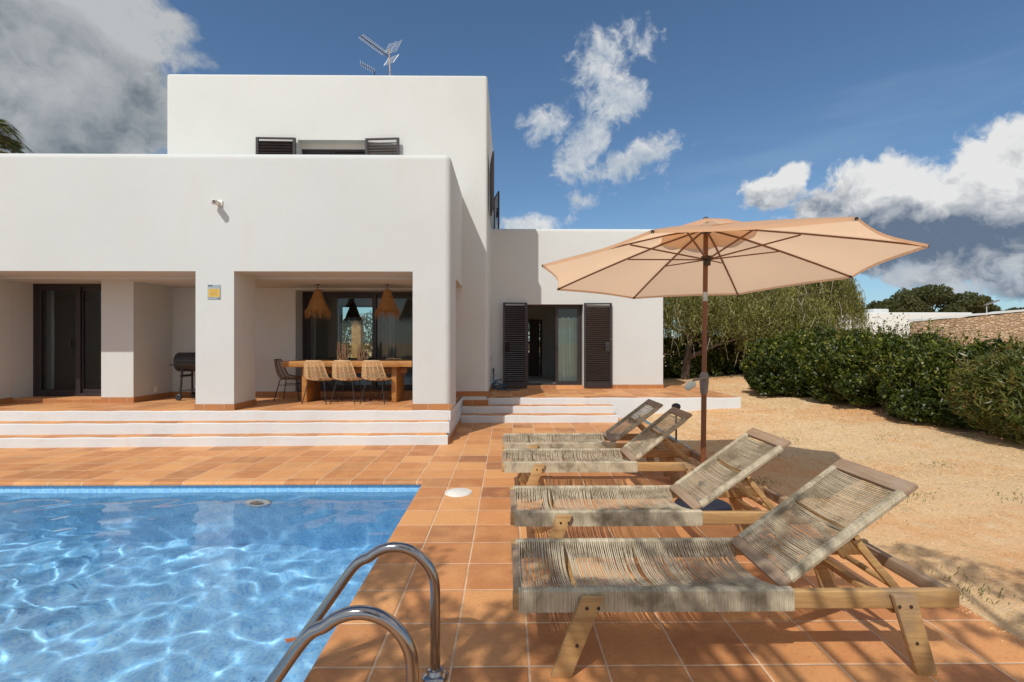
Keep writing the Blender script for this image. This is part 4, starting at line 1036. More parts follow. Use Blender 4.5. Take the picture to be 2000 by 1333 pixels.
# ---------------------------------------------------------------- parasol
def parasol():
    bx, by = 1.70, 4.25
    t = thing('parasol', 'sand coloured octagonal parasol on a brown pole behind the loungers', 'parasol', (bx, by, 0))
    ax = Vector((math.sin(-0.007), math.sin(0.065), 1)).normalized()
    ap = Vector((1.727, 4.25, 2.447)) - Vector((bx, by, 0))
    e1 = Vector((0, 1, 0)).cross(ax).normalized(); e2 = ax.cross(e1)
    R, H, sp = 1.470, 0.395, 3.324
    def P(r, h, a): return ap - ax*h + (e1*math.cos(a) + e2*math.sin(a))*r
    ang = [sp - k*PI/4 for k in range(8)]
    def gore(j, u, v, lift=0.0):
        """j gore, u across 0..1, v from hub to rim"""
        a0, a1 = ang[j], ang[(j+1) % 8]
        h = H*(v*0.86 + 0.14*v*v)
        p0, p1 = P(R*v, h, a0), P(R*v, h, a1)
        p = p0.lerp(p1, u)
        c = P(0, h, 0)
        pull = 0.045*math.sin(PI*u)*v**6                 # concave hem
        p = p + (c-p)*pull
        p = p - ax*(0.035*math.sin(PI*u)*v*(1-v)*2.2) + ax*lift
        return p
    m = MB(); NU, NV = 8, 12
    for j in range(8):
        o = len(m.v)
        for iv in range(NV+1):
            for iu in range(NU+1): m.v.append(gore(j, iu/NU, 0.06+0.94*iv/NV))
        for iv in range(NV):
            for iu in range(NU): a = o+iv*(NU+1)+iu; m.f.append((a, a+1, a+NU+2, a+NU+1))
    obj('canopy', m, 'canopy_cloth', t, fix=False, angle=60, smooth=True)
    # hem
    hm = MB()
    for j in range(8):
        o = len(hm.v)
        for k in range(9):
            g1 = gore(j, k/8, 1.0); hm.v += [tuple(g1 + ax*0.001), tuple(g1 - ax*0.021)]
        for k in range(8): hm.f.append((o+2*k, o+2*k+1, o+2*k+3, o+2*k+2))
    obj('hem', hm, 'canopy_cloth', t)
    # vent cap
    m = MB()
    for j in range(8):
        o = len(m.v)
        for iv in range(5):
            for iu in range(7):
                u = iu/6; v = 0.01+0.27*iv/4
                q = gore(j, u, v, 0.065 - 0.040*(iv/4) + 0.020*math.sin(PI*u)*(iv/4) - (0.03 if iv == 4 else 0)*math.cos(PI*u)**2)
                m.v.append(q)
        for iv in range(4):
            for iu in range(6): a = o+iv*7+iu; m.f.append((a, a+1, a+8, a+7))
    obj('vent_cap', m, 'canopy_cloth', t, fix=False, angle=60)
    obj('finial', MB().lathe([(0.001, 0.0), (0.026, 0.0), (0.028, 0.02), (0.02, 0.04), (0.001, 0.05)], c=ap+ax*0.03, n=16), 'black_metal', t)
    hub = ap - ax*0.035; run = ap - ax*0.30
    obj('top_hub', MB().lathe([(0.02, -0.035), (0.045, -0.03), (0.045, 0.02), (0.02, 0.025)], c=hub, n=16), 'black_metal', t)
    obj('runner', MB().lathe([(0.023, -0.05), (0.03, -0.05), (0.032, -0.01), (0.048, 0.0), (0.048, 0.03), (0.023, 0.035)], c=run, n=16), 'black_metal', t)
    for j in range(8):
        a = ang[j]
        p0 = P(0.03, 0.035, a); pts = [p0] + [gore(j, 0, v) - ax*0.014 for v in (0.25, 0.5, 0.75, 0.985)]
        r = obj('rib', MB().ribbon(pts, 0.015, 0.011, (e1*-math.sin(a)+e2*math.cos(a))), 'umbrella_pole_wood', t)
        pm = gore(j, 0, 0.48) - ax*0.024
        obj('strut', MB().ribbon([run+(pm-run).normalized()*0.04, pm], 0.013, 0.010, (e1*-math.sin(a)+e2*math.cos(a))), 'umbrella_pole_wood', r)
        q = gore(j, 0, 1.0) - ax*0.012
        obj('tip', MB().tube([q - (q-p0).normalized()*0.03, q], 0.011, 8), 'black_metal' if j not in (3,) else 'umbrella_pole_wood', r)
    low = Vector((0.0, 0, 0.05)); top = hub
    f = lambda z: low.lerp(top, (z-0.05)/(top.z-0.05))
    obj('pole', MB().tube([f(1.06), f(1.80)], 0.0205, 18).tube([f(1.86), f(2.40)], 0.0205, 18), 'umbrella_pole_wood', t)
    obj('tilt_joint', MB().tube([f(1.79), f(1.87)], 0.0215, 18), 'steel_bracket', t)
    obj('lower_pole', MB().tube([f(0.06), f(1.08)], 0.0225, 18), 'umbrella_pole_wood', t)
    cr = obj('crank_housing', MB().tube([f(0.985), f(1.00), f(1.09), f(1.15), f(1.175)], [0.026, 0.031, 0.038, 0.036, 0.024], 16), 'grey_plastic', t, label='dark grey crank housing')
    Mk = Matrix.Translation(f(1.13)) @ Matrix.Rotation(PI/2, 4, 'X')
    obj('crank_axle', MB().lathe([(0.001, 0.0), (0.02, 0.0), (0.02, 0.06), (0.001, 0.062)], n=14, M=Mk), 'grey_plastic', cr)
    c = f(1.13)
    obj('crank_handle', MB().tube([c+Vector((0.0, -0.06, 0)), c+Vector((-0.06, -0.062, -0.008)), c+Vector((-0.125, -0.064, -0.022))], [0.013, 0.011, 0.009], 10), 'grey_plastic', cr)
    obj('crank_grip', MB().tube([c+Vector((-0.105, -0.07, -0.05)), c+Vector((-0.145, -0.075, -0.055)), c+Vector((-0.175, -0.08, -0.085)), c+Vector((-0.185, -0.08, -0.10))], [0.02, 0.034, 0.030, 0.016], 14), 'pale_plastic', cr)
    obj('base', MB().lathe([(0.235, 0.0), (0.24, 0.012), (0.225, 0.035), (0.16, 0.060), (0.06, 0.078), (0.035, 0.10), (0.035, 0.22), (0.024, 0.23)], n=36), 'base_blue', t)
parasol()
# black dome light beyond the third lounger
t = thing('garden_light', 'small black domed garden light behind the head of the third lounger', 'garden light', (2.125, 6.15, 0.0))
obj('dome', MB().lathe([(0.001, 0.60), (0.045, 0.60), (0.056, 0.625), (0.048, 0.655), (0.02, 0.67), (0.001, 0.672)], n=20), 'black_metal', t)
obj('stem', MB().tube([(0, 0, 0.0), (0, 0, 0.61)], 0.012, 8), 'black_metal', t)
obj('foot', MB().lathe([(0.05, 0.0), (0.05, 0.01), (0.012, 0.02)], n=16), 'black_metal', t)

# ---------------------------------------------------------------- antennas on the roof
def antenna():
    t = thing('tv_antenna', 'large roof antenna with many short rods on a rusty mast', 'antenna', (-2.58, 10.9, UH+1.00)); t.scale = (.84, .84, .80)
    obj('mast', MB().tube([(0.02, 0, -1.26), (-0.015, 0, 0.25), (-0.03, 0, 0.62)], 0.016, 8), 'rusty_steel', t)
    p0, p1 = Vector((-0.05, 0, 0.42)), Vector((-0.73, -0.10, 0.90))
    d_ = (p1-p0).normalized(); m = MB(); m.tube([p0, p1], 0.009, 6)
    obj('boom', m, 'black_metal', t)
    el = MB(); dr = MB(); up = Vector((0.35, -0.35, 0.55)).normalized()
    sd = d_.cross(Vector((0, 0, 1))).normalized()
    sd2 = (Vector((0.85, -0.2, 0.40))).normalized()
    for k in range(15):
        c = p0.lerp(p1, 0.16+0.84*k/14)
        el.tube([c - sd2*0.09, c + sd2*0.09], 0.0085, 5)
        dr.tube([c - Vector((.02, 0, .012)), c + Vector((.02, 0, .012))], 0.012, 5)
    obj('director_rods', el, 'galvanised_steel', t); obj('rod_clips', dr, 'black_metal', t)
    rf = MB()
    for k in range(7):
        a = p0 + Vector((-0.11, 0, 0.04)) + Vector((0.030, 0, 0.062))*k*0.75
        rf.tube([a+Vector((-0.02, 0, 0)), a + Vector((0.33, 0, 0.11))], 0.0045, 5)
    for u in (0.0, 0.17, 0.33): rf.tube([p0+Vector((-.12+u, 0, .03+u/3)), p0+Vector((0.03+u, 0, 0.36+u/3))], 0.0055, 5)
    obj('upper_reflector', rf, 'galvanised_steel', t)
    rf = MB()
    for k in range(6):
        a = p0 + Vector((0.02, 0, -0.05)) + Vector((-0.028, 0, -0.042))*k
        rf.tube([a, a + Vector((0.27, 0, 0.10))], 0.0045, 5)
    for u in (0.02, 0.27): rf.tube([p0+Vector((u, 0, -.05+u/2.7)), p0+Vector((-0.14+u, 0, -0.27+u/2.7))], 0.0055, 5)
    obj('lower_reflector', rf, 'galvanised_steel', t)
    t2 = thing('small_antenna', 'small roof antenna whose rods just clear the parapet', 'antenna', (-2.95, 10.9, UH+1.02))
    b2 = MB(); e2_ = MB(); a, b_ = Vector((-0.28, 0, 0.145)), Vector((0.02, 0, -0.02))
    b2.tube([a, b_], 0.008, 6).tube([(0.02, 0, -0.02), (0.06, 0, -1.1)], 0.014, 6)
    for k in range(7):
        c = a.lerp(b_, k/6); e2_.tube([c+Vector((.01, 0, -0.055)), c+Vector((-.01, 0, 0.075))], 0.006, 5)
    obj('boom', b2, 'black_metal', t2); obj('rods', e2_, 'galvanised_steel', t2)
antenna()

# ---------------------------------------------------------------- foliage
def leafmesh(name, C, D, N, ln, wd, shade, mat, parent=None, kind=None):
    """diamond leaves at C along D with normal N"""
    n = len(C); S = np.cross(D, N); S /= np.linalg.norm(S, axis=1, keepdims=True)+1e-9
    ln = np.broadcast_to(ln, (n,))[:, None]; wd = np.broadcast_to(wd, (n,))[:, None]
    V = np.empty((n, 4, 3)); V[:, 0] = C - D*ln/2; V[:, 1] = C + S*wd/2 + N*wd*0.15; V[:, 2] = C + D*ln/2; V[:, 3] = C - S*wd/2 + N*wd*0.15
    me = bpy.data.meshes.new(name); me.vertices.add(n*4); me.vertices.foreach_set('co', V.reshape(-1).astype('f'))
    me.loops.add(n*4); me.loops.foreach_set('vertex_index', np.arange(n*4, dtype='i'))
    me.polygons.add(n); me.polygons.foreach_set('loop_start', np.arange(0, n*4, 4, dtype='i'))
    me.update(calc_edges=True)
    a = me.attributes.new('shade', 'FLOAT', 'FACE'); a.data.foreach_set('value', np.clip(shade, 0, 1).astype('f'))
    me.materials.append(MATS[mat]); o = bpy.data.objects.new(name, me); COL.objects.link(o)
    if parent: o.parent = parent
    if kind: o['kind'] = kind
    return o
def unit(a): return a/(np.linalg.norm(a, axis=-1, keepdims=True)+1e-9)
def lump(P, seed, f=2.0):
    r = np.random.default_rng(seed); s = 0
    for k in range(7):
        w = r.normal(size=3)*f*(1+k*0.45); s = s + np.sin(P @ w + r.random()*6.28)/(1+k*0.4)
    return s/3.0
def shrub(name, label, cat, c, size, n, mat, leaf, seed, group=None, stems=True, sq=3.0, droop=0.0, rough=0.30, rz=0.0, litf=1.0):
    """a bush filling a lumpy super-ellipsoid of half-size `size` centred over c (ground point)"""
    r = np.random.default_rng(seed)
    t = thing(name, label, cat, c, rz, group)
    U = unit(r.normal(size=(n, 3)))
    sx, sy, sz = size
    q = (np.abs(U)**sq).sum(1, keepdims=True)**(-1/sq); S = U*q
    S[:, 2] = np.where(S[:, 2] < -0.8, -0.8, S[:, 2])
    depth = 1 - np.abs(r.exponential(0.10, n)); depth = np.clip(depth, 0.25, 1)
    P = S*np.array([sx, sy, sz]);
    k = 1 + rough*lump(P, seed+1, 2.6/1.0) + 0.5*rough*lump(P, seed+2, 7.0)
    P = P*(k*depth)[:, None]; P[:, 2] += sz*0.86
    P[:, 2] = np.maximum(P[:, 2], 0.03)
    D = unit(r.normal(size=(n, 3)) + U*0.9 + np.array([0, 0, 0.25-droop])); N = unit(r.normal(size=(n, 3))*0.7 + U*0.8 + np.array([0, 0, 0.7]))
    N = unit(N - D*(N*D).sum(1, keepdims=True))
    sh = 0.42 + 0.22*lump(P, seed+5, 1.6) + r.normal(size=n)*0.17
    if n > 8000:                                  # stray shoots standing out of the surface
        ns = n//90; idx = r.choice(np.where(U[:, 2] > -0.1)[0], ns); base = P[idx]; dr = unit(U[idx]*0.6 + np.array([0, 0, 1.0]) + r.normal(size=(ns, 3))*0.35)
        K = 11; L = r.uniform(.08, .26, ns)*min(1.0, sz/0.6); tt = np.linspace(-.15, 1, K)[None, :, None]
        SP = (base[:, None, :] + dr[:, None, :]*tt*L[:, None, None]).reshape(-1, 3) + r.normal(size=(ns*K, 3))*.008
        SD = unit(np.repeat(dr, K, 0)*.7 + r.normal(size=(ns*K, 3))*.7); SN = unit(np.cross(SD, r.normal(size=SD.shape)))
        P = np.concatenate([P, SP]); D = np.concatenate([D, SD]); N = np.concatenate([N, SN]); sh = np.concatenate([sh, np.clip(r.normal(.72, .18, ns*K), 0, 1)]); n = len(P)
    leafmesh('leaves', P, D, N, leaf[0]*r.uniform(.7, 1.25, n), leaf[1]*r.uniform(.7, 1.2, n), sh, mat, t)
    if stems:
        m = MB(); rr_ = random.Random(seed)
        for k in range(14):
            a = rr_.uniform(0, 2*PI); x, y = rr_.uniform(-.6, .6)*sx, rr_.uniform(-.6, .6)*sy
            m.tube([(x*.55, y*.55, -0.05), (x*.8, y*.8, sz*.7), (x+.1*math.cos(a), y+.1*math.sin(a), sz*1.45)], [0.022, 0.015, 0.006], 5)
        obj('stems', m, 'bark', t)
    return t
def g0(x, y): return float(gz(x, y))
HG = 'evergreen shrubs of the hedge along the dry lawn'
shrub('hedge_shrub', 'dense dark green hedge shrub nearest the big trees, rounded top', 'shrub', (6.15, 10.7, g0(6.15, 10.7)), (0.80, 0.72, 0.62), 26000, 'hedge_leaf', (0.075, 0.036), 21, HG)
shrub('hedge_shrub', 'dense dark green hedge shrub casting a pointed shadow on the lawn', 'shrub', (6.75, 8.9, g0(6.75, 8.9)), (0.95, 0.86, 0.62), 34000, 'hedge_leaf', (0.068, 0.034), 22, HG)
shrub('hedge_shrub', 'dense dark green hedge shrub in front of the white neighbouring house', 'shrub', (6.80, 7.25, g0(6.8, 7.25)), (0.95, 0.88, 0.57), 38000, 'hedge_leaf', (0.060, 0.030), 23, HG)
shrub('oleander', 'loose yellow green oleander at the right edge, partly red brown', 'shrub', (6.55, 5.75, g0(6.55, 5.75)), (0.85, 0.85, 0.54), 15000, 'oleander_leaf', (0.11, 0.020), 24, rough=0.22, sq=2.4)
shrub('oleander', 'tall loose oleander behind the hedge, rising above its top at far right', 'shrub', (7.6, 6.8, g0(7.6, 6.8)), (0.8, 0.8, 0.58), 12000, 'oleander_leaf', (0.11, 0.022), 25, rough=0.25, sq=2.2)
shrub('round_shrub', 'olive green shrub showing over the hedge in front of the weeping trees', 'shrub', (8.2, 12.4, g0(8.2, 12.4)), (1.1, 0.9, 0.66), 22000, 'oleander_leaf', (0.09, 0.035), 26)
shrub('garden_shrub', 'leafy green shrub seen through the rear window of the dining room', 'shrub', (-6.6, 18.5, 0.0), (2.4, 1.0, 1.25), 16000, 'hedge_leaf', (0.12, 0.05), 27)
shrub('garden_shrub', 'bright green shrub glimpsed through the inner door of the annex', 'shrub', (0.9, 18.0, 0.0), (1.2, 0.8, 1.3), 9000, 'oleander_leaf', (0.12, 0.05), 28)

def limbs(m, rr, p, d_, L, r, lvl, tips, spread=0.6, bend=0.15):
    pts = [p]; R = [r]
    for k in range(4):
        d_ = (d_ + Vector((rr.uniform(-1, 1), rr.uniform(-1, 1), rr.uniform(-.6, 1)))*bend).normalized()
        p = p + d_*(L/4); pts.append(p); R.append(r*(1-0.14*(k+1)))
    m.tube(pts, R, 7 if lvl > 1 else 5)
    tips.append((p, d_, lvl))
    if lvl > 0:
        for k in range(3 if lvl > 1 else 4):
            a = rr.uniform(0, 2*PI); s_ = Vector((math.cos(a), math.sin(a), rr.uniform(-.1, .6)))
            q = pts[rr.choice([2, 3, 4])]
            limbs(m, rr, q, (d_*(1-spread) + s_*spread).normalized(), L*rr.uniform(.55, .8), r*0.5, lvl-1, tips, spread, bend)
def weeping(label, c, h, rad, n, seed, lean=(0, 0)):
    t = thing('pepper_tree', label, 'tree', c, 0, 'weeping pepper trees beyond the annex')
    rr = random.Random(seed); r = np.random.default_rng(seed)
    m = MB(); tips = []
    limbs(m, rr, Vector((0, 0, -0.1)), Vector((lean[0], lean[1], 1)).normalized(), h*0.42, 0.16, 3, tips, 0.62, 0.2)
    obj('trunk', m, 'bark', t)
    # pale bare twigs hanging through the crown
    tw = MB()
    for k in range(60):
        a = rr.uniform(0, 2*PI); q_ = rr.uniform(.55, 1.02)*rad; z0 = h*rr.uniform(.35, .8); L_ = rr.uniform(.3, .8)
        x0_, y0_ = q_*math.cos(a), q_*math.sin(a)*.85; sx_ = rr.uniform(-.25, .25)
        tw.tube([(x0_, y0_, z0), (x0_+sx_*.6, y0_-.05, z0-L_*.4), (x0_+sx_, y0_-.03, z0-L_)], [.009, .007, .004], 4)
    obj('twigs', tw, 'pale_twig', t)
    # drooping strands hung from a lumpy dome
    U = unit(r.normal(size=(n, 3))); U[:, 2] = np.abs(U[:, 2])*1.0-0.15
    P = U*np.array([rad, rad*0.85, h*0.42])*(np.clip(1-r.exponential(0.16, n), .25, 1)*(1+0.22*lump(U*rad, seed, 2.2)))[:, None]
    P[:, 2] += h*0.56; P[:, 0] += lean[0]*h*.5
    K = 13; L = r.uniform(0.35, 1.15, n)*h*0.24; out = unit(np.stack([U[:, 0], U[:, 1], np.zeros(n)], 1)+r.normal(size=(n, 3))*0.3)
    tt = np.linspace(0, 1, K)[None, :, None]
    C = P[:, None, :] + out[:, None, :]*(0.20*np.sin(tt*2.2))*L[:, None, None] + np.array([0, 0, -1.0])*(tt**1.25)*L[:, None, None] + r.normal(size=(n, K, 3))*0.035
    C = C.reshape(-1, 3); keep = C[:, 2] > 0.12; C = C[keep]
    D = unit(r.normal(size=C.shape)*0.55 + np.array([0, 0, -0.9])); N = unit(r.normal(size=C.shape)+np.array([0, -0.5, 0.4])); N = unit(N - D*(N*D).sum(1, keepdims=True))
    base = np.repeat(0.45+0.22*r.normal(size=n), K)[keep]
    leafmesh('crown', C, D, N, 0.12*r.uniform(.7, 1.2, len(C)), 0.020*r.uniform(.8, 1.3, len(C)), base + r.normal(size=len(C))*0.12, 'pepper_leaf', t)
    return t
weeping('weeping olive green tree directly right of the annex wall', (5.4, 14.8, 0.3), 3.5, 1.7, 2300, 41)
weeping('weeping tree behind the parasol pole with pale bare twigs', (7.6, 15.3, 0.3), 3.7, 1.8, 2300, 42)
weeping('weeping tree whose dark trunk stands left of the hedge', (7.9, 13.6, 0.3), 2.9, 1.3, 1500, 43, (-0.1, 0))
weeping('weeping tree with bluish gaps of sky near the parasol tip', (8.7, 15.6, 0.3), 4.1, 1.5, 1700, 44)
weeping('tallest weeping tree, its long fronds hanging beside the blue sky', (9.45, 15.0, 0.3), 4.2, 1.2, 1700, 45, (0.06, 0))
shrub('low_shrub', 'dark low bush beneath the weeping trees beside the annex wall', 'shrub', (5.6, 15.6, 0.3), (2.0, 0.8, 0.70), 24000, 'hedge_leaf', (0.10, 0.045), 46)
shrub('low_shrub', 'dark low bush beneath the weeping trees left of the hedge', 'shrub', (8.2, 15.8, 0.3), (2.2, 0.8, 0.75), 24000, 'hedge_leaf', (0.10, 0.045), 47)

def puff_tree(name, label, c, h, blobs, n, seed, mat='pine_needle', leaf=(0.3, 0.12), group=None, trunk_r=0.22):
    t = thing(name, label, 'tree', c, 0, group); r = np.random.default_rng(seed); rr = random.Random(seed)
    m = MB(); m.tube([(0, 0, -0.3), (0.1, 0, h*.35), (0, 0.1, h*.75)], [trunk_r, trunk_r*.8, trunk_r*.5], 8)
    Cs = []; Us = []
    for (bx, by, bz, br, bh) in blobs:
        k = max(40, int(n*br*br/sum(b[3]**2 for b in blobs)))
        U = unit(r.normal(size=(k, 3))); q = np.clip(1-r.exponential(.16, k), .2, 1)*(1+.22*lump(U*3, seed+int(abs(bx)*10), 1.5))
        Cs.append(U*np.array([br, br, bh])*q[:, None] + np.array([bx, by, bz])); Us.append(U)
        m.tube([(0, 0.05, h*.4), (bx*.5, by*.5, (h*.5+bz)*.5), (bx, by, bz)], [trunk_r*.5, trunk_r*.35, trunk_r*.15], 5)
    obj('trunk', m, 'bark', t)
    C = np.concatenate(Cs); U = np.concatenate(Us); k = len(C)
    D = unit(r.normal(size=(k, 3))+U*.6+np.array([0, 0, .3])); N = unit(r.normal(size=(k, 3))+np.array([0, 0, .6])); N = unit(N-D*(N*D).sum(1, keepdims=True))
    leafmesh('crown', C, D, N, leaf[0]*r.uniform(.6, 1.3, k), leaf[1]*r.uniform(.6, 1.3, k), .4+.2*lump(C, seed+9, .6)+r.normal(size=k)*.15, mat, t)
    return t
def pine_blobs(seed, w, zc, hh, k=9):
    rr = random.Random(seed); out = []
    for i in range(k):
        u = (i+.5)/k*2-1; out.append((u*w, rr.uniform(-.4, .4)*w, zc + hh*(1-u*u)*0.9 + rr.uniform(-.15, .15)*hh, w*rr.uniform(.24, .36), hh*rr.uniform(.35, .5)))
    return out
# Far pines (about 75 m away); screen column -> x = y * (column ratio)
FP = 'round pines on the rise behind the white neighbouring house'
for i, (x, y, h, w, lb) in enumerate([(69.5, 80, 9.6, 7.2, 'broad dark pine, the tallest behind the white neighbouring house'),
                                      (64.0, 80, 7.6, 4.6, 'lower dark pine sloping down left of the tallest one'),
                                      (58.5, 80, 6.2, 3.4, 'small far pine left of the chimney of the white house'),
                                      (73.5, 76, 7.6, 3.8, 'thin brownish pine at the right shoulder of the tallest one'),
                                      (53.5, 78, 5.8, 3.0, 'low far pine partly hidden behind the weeping tree fronds'),
                                      (81.0, 76, 6.0, 3.0, 'dark round pine top just above the stone wall at far right')]):
    bl = pine_blobs(50+i, w, h*.55, h*.36) + pine_blobs(150+i, w*.95, h*.28, h*.22, 6)
    puff_tree('pine_tree', lb, (x, y, 0.8), h, bl, 12000, 60+i, leaf=(.55, .26), group=FP, trunk_r=.3)
shrub('bare_shrub', 'half bare twiggy shrub with few leaves before the white house', 'shrub', (16.2, 20.5, 0.5), (1.2, .8, 1.15), 240, 'oleander_leaf', (0.12, 0.06), 71, stems=True)
def twig_bush(label, c, h, w, seed):
    t = thing('twiggy_bush', label, 'shrub', c); rr = random.Random(seed); m = MB(); tips = []
    for k in range(7):
        limbs(m, rr, Vector((rr.uniform(-.2, .2)*w, rr.uniform(-.2, .2), 0)), Vector((rr.uniform(-.5, .5), rr.uniform(-.3, .3), 1)).normalized(), h*.45, 0.022, 2, tips, .5, .2)
    obj('twigs', m, 'bark', t)
    r = np.random.default_rng(seed); P = np.array([tuple(q[0]) for q in tips]); P = np.repeat(P, 2, 0)+r.normal(size=(len(P)*2, 3))*.06
    D = unit(r.normal(size=P.shape)); N = unit(np.cross(D, r.normal(size=P.shape)))
    leafmesh('leaves', P, D, N, .07, .035, r.uniform(.2, .9, len(P)), 'oleander_leaf', t)
twig_bush('bare twiggy bush standing before the end of the stone wall', (15.2, 17.2, .4), 2.1, 1.6, 81)
twig_bush('sparse leafy bush in front of the white neighbouring wall', (11.9, 15.0, .4), 2.0, 1.0, 82)

# palm top beyond the porch roof
t = thing('palm_tree', 'palm fronds showing above the porch roof at the left edge', 'palm tree', (-15.3, 14.0, 0))
obj('trunk', MB().tube([(0, 0, -0.1), (0.1, 0, 3), (0, 0, 6.8)], [0.24, 0.2, 0.17], 10), 'bark', t)
Cs = []; Ds = []; Ns = []; r = np.random.default_rng(91)
for k in range(46):
    a = 2*PI*k/46*5.3; elv = r.uniform(-0.9, 1.1); dirh = np.array([math.cos(a)*math.cos(elv), math.sin(a)*math.cos(elv), math.sin(elv)])
    tip = np.array([0, 0, 7.0]) + dirh*0.75
    side = unit(np.cross(dirh, [0, 0, 1.0])); up = np.cross(side, dirh)
    for j in range(26):                     # fan leaflets with drooping ends
        b_ = -1.25+2.5*j/25; d1 = unit(dirh*math.cos(b_)+side*math.sin(b_)); prev = tip
        for s_ in range(3):
            dd = unit(d1 + np.array([0, 0, -0.25-0.55*s_])); c2 = prev + dd*0.16; Cs.append(c2); Ds.append(dd); Ns.append(unit(np.cross(dd, side)+up*.2)); prev = prev+dd*0.30
Cs = np.array(Cs); Ds = np.array(Ds); Ns = np.array(Ns); Ns = unit(Ns - Ds*(Ns*Ds).sum(1, keepdims=True))
leafmesh('fronds', Cs, Ds, Ns, 0.36, 0.045, r.uniform(0, 1, len(Cs)), 'palm_leaf', t)

# tree behind the viewer whose shade dapples the front of the deck
_r = random.Random(12)
puff_tree('shade_tree', 'tree outside the picture whose branches dapple the nearest deck tiles', (0.3, -3.6, 0.0), 4.8,
          [(_r.uniform(-3.2, 0.9), _r.uniform(1.7, 3.45), _r.uniform(4.2, 4.8), _r.uniform(.12, .30), _r.uniform(.10, .2)) for _ in range(52)], 5600, 95, 'oleander_leaf', (0.10, 0.04), None, .10)

# ---------------------------------------------------------------- neighbour's house, stone wall, street lamp
nb = thing('neighbour_house', 'white flat roofed neighbouring house beyond the hedge', 'house', (32.0, 40.0, 0.4))
def npart(name, box, mat, **kw):
    o = obj(name, MB().box(*box), mat, nb, **kw); o.location = -Vector(nb.location); return o
npart('wall', (29.3, 38.3, 40.0, 47.0, 0.2, 3.93), 'white_plaster', bevel=0.1, seg=3)
npart('side_wing', (25.6, 29.3, 41.2, 47.0, 0.2, 3.86), 'white_plaster', bevel=0.1, seg=3)
npart('chimney', (31.6, 32.9, 42.0, 43.2, 3.9, 4.35), 'white_plaster', bevel=0.04)
npart('downpipe', (28.4, 28.52, 41.08, 41.19, 0.4, 3.2), 'door_wood_dark')
npart('window', (26.7, 27.2, 41.12, 41.19, 1.6, 2.75), 'bronze_aluminium')
npart('vent', (31.9, 32.1, 39.93, 39.99, 2.8, 2.95), 'grey_plastic')
sw_ = thing('stone_wall', 'rubble stone wall with a pale rendered coping beyond the hedge', 'wall', (17.5, 20.0, 0))
WP0, WP1 = Vector((14.6, 17.4, 0)), Vector((23.0, 18.4, 0))
def wallpart(name, z0a, z1a, z0b, z1b, th, mat):
    dd = (WP1-WP0).normalized(); nn = Vector((-dd.y, dd.x, 0))*th/2; m = MB(); n = 24; rr = random.Random(3)
    sec = []
    for k in range(n+1):
        u = k/n; c = WP0.lerp(WP1, u); zz0 = z0a+(z0b-z0a)*u; zz1 = z1a+(z1b-z1a)*u + rr.uniform(-.02, .02)
        sec += [c-nn+Vector((0, 0, zz0)), c+nn+Vector((0, 0, zz0)), c+nn+Vector((0, 0, zz1)), c-nn+Vector((0, 0, zz1))]
    fs = [(i*4+k, i*4+(k+1) % 4, (i+1)*4+(k+1) % 4, (i+1)*4+k) for i in range(n) for k in range(4)] + [(3, 2, 1, 0), tuple(n*4+k for k in range(4))]
    m.add([Vector(q)-Vector(sw_.location) for q in sec], fs); obj(name, m, mat, sw_, smooth=False)
wallpart('stonework', 0.0, 2.19, 0.0, 2.9, 0.45, 'rubble_stone')
wallpart('coping', 2.225, 2.27, 2.925, 2.99, 0.52, 'white_plaster')
t = thing('garden_pillar', 'pale yellow garden pillar seen through the rear window of the dining room', 'pillar', (-5.15, 17.0, 0.0))
obj('shaft', MB().box(-0.16, 0.16, -0.16, 0.16, -0.1, 2.3), 'picture_paint', t, bevel=0.01)
obj('cap', MB().box(-0.2, 0.2, -0.2, 0.2, 2.3, 2.38), 'white_plaster', t, bevel=0.01)
t = thing('street_lamp', 'thin street lamp with a slanted head far behind the stone wall', 'street lamp', (49.3, 50.0, 1.3))
obj('post', MB().tube([(0, 0, 0), (0, 0, 4.1)], [.07, .04], 8), 'galvanised_steel', t)
obj('head', MB().ribbon([(-.15, 0, 4.02), (1.25, 0, 4.5)], .35, .10, (0, 1, 0)), 'grey_plastic', t)

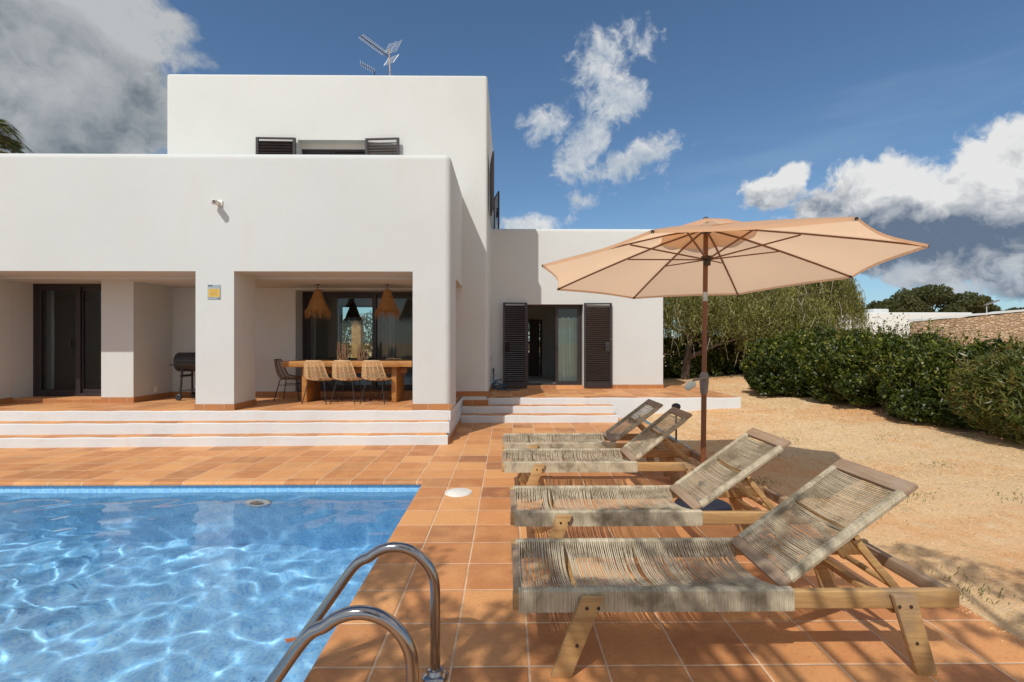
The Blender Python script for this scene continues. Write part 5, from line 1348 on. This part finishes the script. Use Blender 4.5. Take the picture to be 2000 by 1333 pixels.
# ---------------------------------------------------------------- dry litter and weeds on the lawn
def litter():
    r = np.random.default_rng(5); n = 110000
    u = r.random(n); y = 1.2*np.exp(u*math.log(13/1.2)); x = 2.5 + r.random(n)*5.0*np.clip(y/3.2, .5, 1.2)
    keep = (x/np.maximum(y, .1) < 1.25) & ~((x < 4.47) & (y > 9.3) & (y < 12)); x, y = x[keep], y[keep]; n = len(x)
    dens = lump(np.stack([x, y, 0*x], 1), 12, 1.3)
    k2 = r.random(n) < 0.55+0.35*dens; x, y = x[k2], y[k2]; n = len(x)
    z = gz(x, y) + r.uniform(0.001, 0.006, n)
    a = r.uniform(0, 2*PI, n); D = unit(np.stack([np.cos(a), np.sin(a), r.normal(size=n)*.14], 1)); N = unit(np.stack([r.normal(size=n)*.3, r.normal(size=n)*.3, np.ones(n)], 1)); N = unit(N-D*(N*D).sum(1, keepdims=True))
    sc = np.clip(y/4, .7, 2.0)
    leafmesh('dry_grass', np.stack([x, y, z], 1), D, N, .022*sc*r.uniform(.5, 1.6, n), .0045*sc*r.uniform(.7, 1.5, n), r.uniform(0, 1, n)**.8, 'dry_straw', None, 'stuff')
    # grit
    n = 9000; u = r.random(n); y = 1.2*np.exp(u*math.log(9/1.2)); x = 2.5+r.random(n)*4*np.clip(y/3.2, .5, 1.1); s_ = .0035*np.clip(y/3, .7, 2)*r.uniform(.5, 1.7, n)
    z = gz(x, y); off = np.array([[1, 0, 0], [-1, 0, 0], [0, 1, 0], [0, -1, 0], [0, 0, .9], [0, 0, -.4]])
    V = (np.stack([x, y, z], 1)[:, None, :] + off[None]*s_[:, None, None]*r.uniform(.7, 1.3, (n, 6, 1))).reshape(-1, 3)
    tri = np.array([[0, 2, 4], [2, 1, 4], [1, 3, 4], [3, 0, 4]]); F = (np.arange(n)[:, None, None]*6+tri[None]).reshape(-1, 3)
    me = bpy.data.meshes.new('gravel'); me.from_pydata(V.tolist(), [], F.tolist()); me.update(); o = obj('gravel', me, 'sandy_ground'); o['kind'] = 'stuff'
    # dead leaves and grit blown onto the tiles
    n = 70; x = np.concatenate([r.uniform(-.8, 2.4, 40), r.uniform(2.2, 2.48, 30)]); y = r.uniform(1.8, 6.5, n)
    D = unit(r.normal(size=(n, 3))*[1, 1, .15]); N = unit(r.normal(size=(n, 3))*.25+np.array([0, 0, 1])); N = unit(N-D*(N*D).sum(1, keepdims=True))
    leafmesh('fallen_leaves', np.stack([x, y, np.full(n, .004)], 1), D, N, r.uniform(.008, .024, n), r.uniform(.004, .009, n), r.uniform(0, .5, n), 'dry_straw', None, 'stuff')
    n = 1600; x = 2.48-np.abs(r.normal(size=n))*.07; y = r.uniform(1.6, 9.2, n); D = unit(r.normal(size=(n, 3))*[1, 1, .3]); N = unit(r.normal(size=(n, 3))*.5+np.array([0, 0, 1])); N = unit(N-D*(N*D).sum(1, keepdims=True))
    leafmesh('spilled_sand', np.stack([x, y, np.full(n, .0025)], 1), D, N, r.uniform(.004, .018, n), r.uniform(.003, .008, n), r.uniform(0.1, .9, n), 'dry_straw', None, 'stuff')
    # weeds
    C = []; D = []; q = random.Random(4)
    for (px, py, k, s2) in [(2.62, 2.75, 26, .04), (2.70, 2.95, 16, .04), (3.55, 4.3, 40, .04), (3.2, 5.9, 26, .04), (2.7, 6.1, 26, .045), (4.3, 4.1, 20, .035), (4.6, 5.2, 26, .035), (2.3+.25, 4.95, 60, .07), (2.55, 5.6, 50, .07), (2.9, 3.9, 24, .04), (3.9, 3.4, 26, .04), (5.0, 6.5, 20, .04), (3.0, 2.2, 30, .04), (4.0, 6.8, 18, .04)]:
        for i in range(k*2):
            x, y = px+q.gauss(0, .10), py+q.gauss(0, .08); C.append((x, y, g0(x, y)+s2*.4)); D.append((q.gauss(0, .6), q.gauss(0, .6), 1))
    C = np.array(C); D = unit(np.array(D)); N = unit(np.cross(D, r.normal(size=D.shape)))
    leafmesh('weeds', C, D, N, .030*r.uniform(.6, 1.4, len(C)), .006, r.uniform(0, 1, len(C)), 'weed_leaf', None, 'stuff')
litter()

# things under water take the sun that the surface focuses
for o in bpy.data.objects:
    r_ = o
    while r_.parent: r_ = r_.parent
    if r_.name.startswith(('pool_inlet', 'pool_handrail')) and o.type == 'MESH': o.cycles.is_caustics_receiver = True
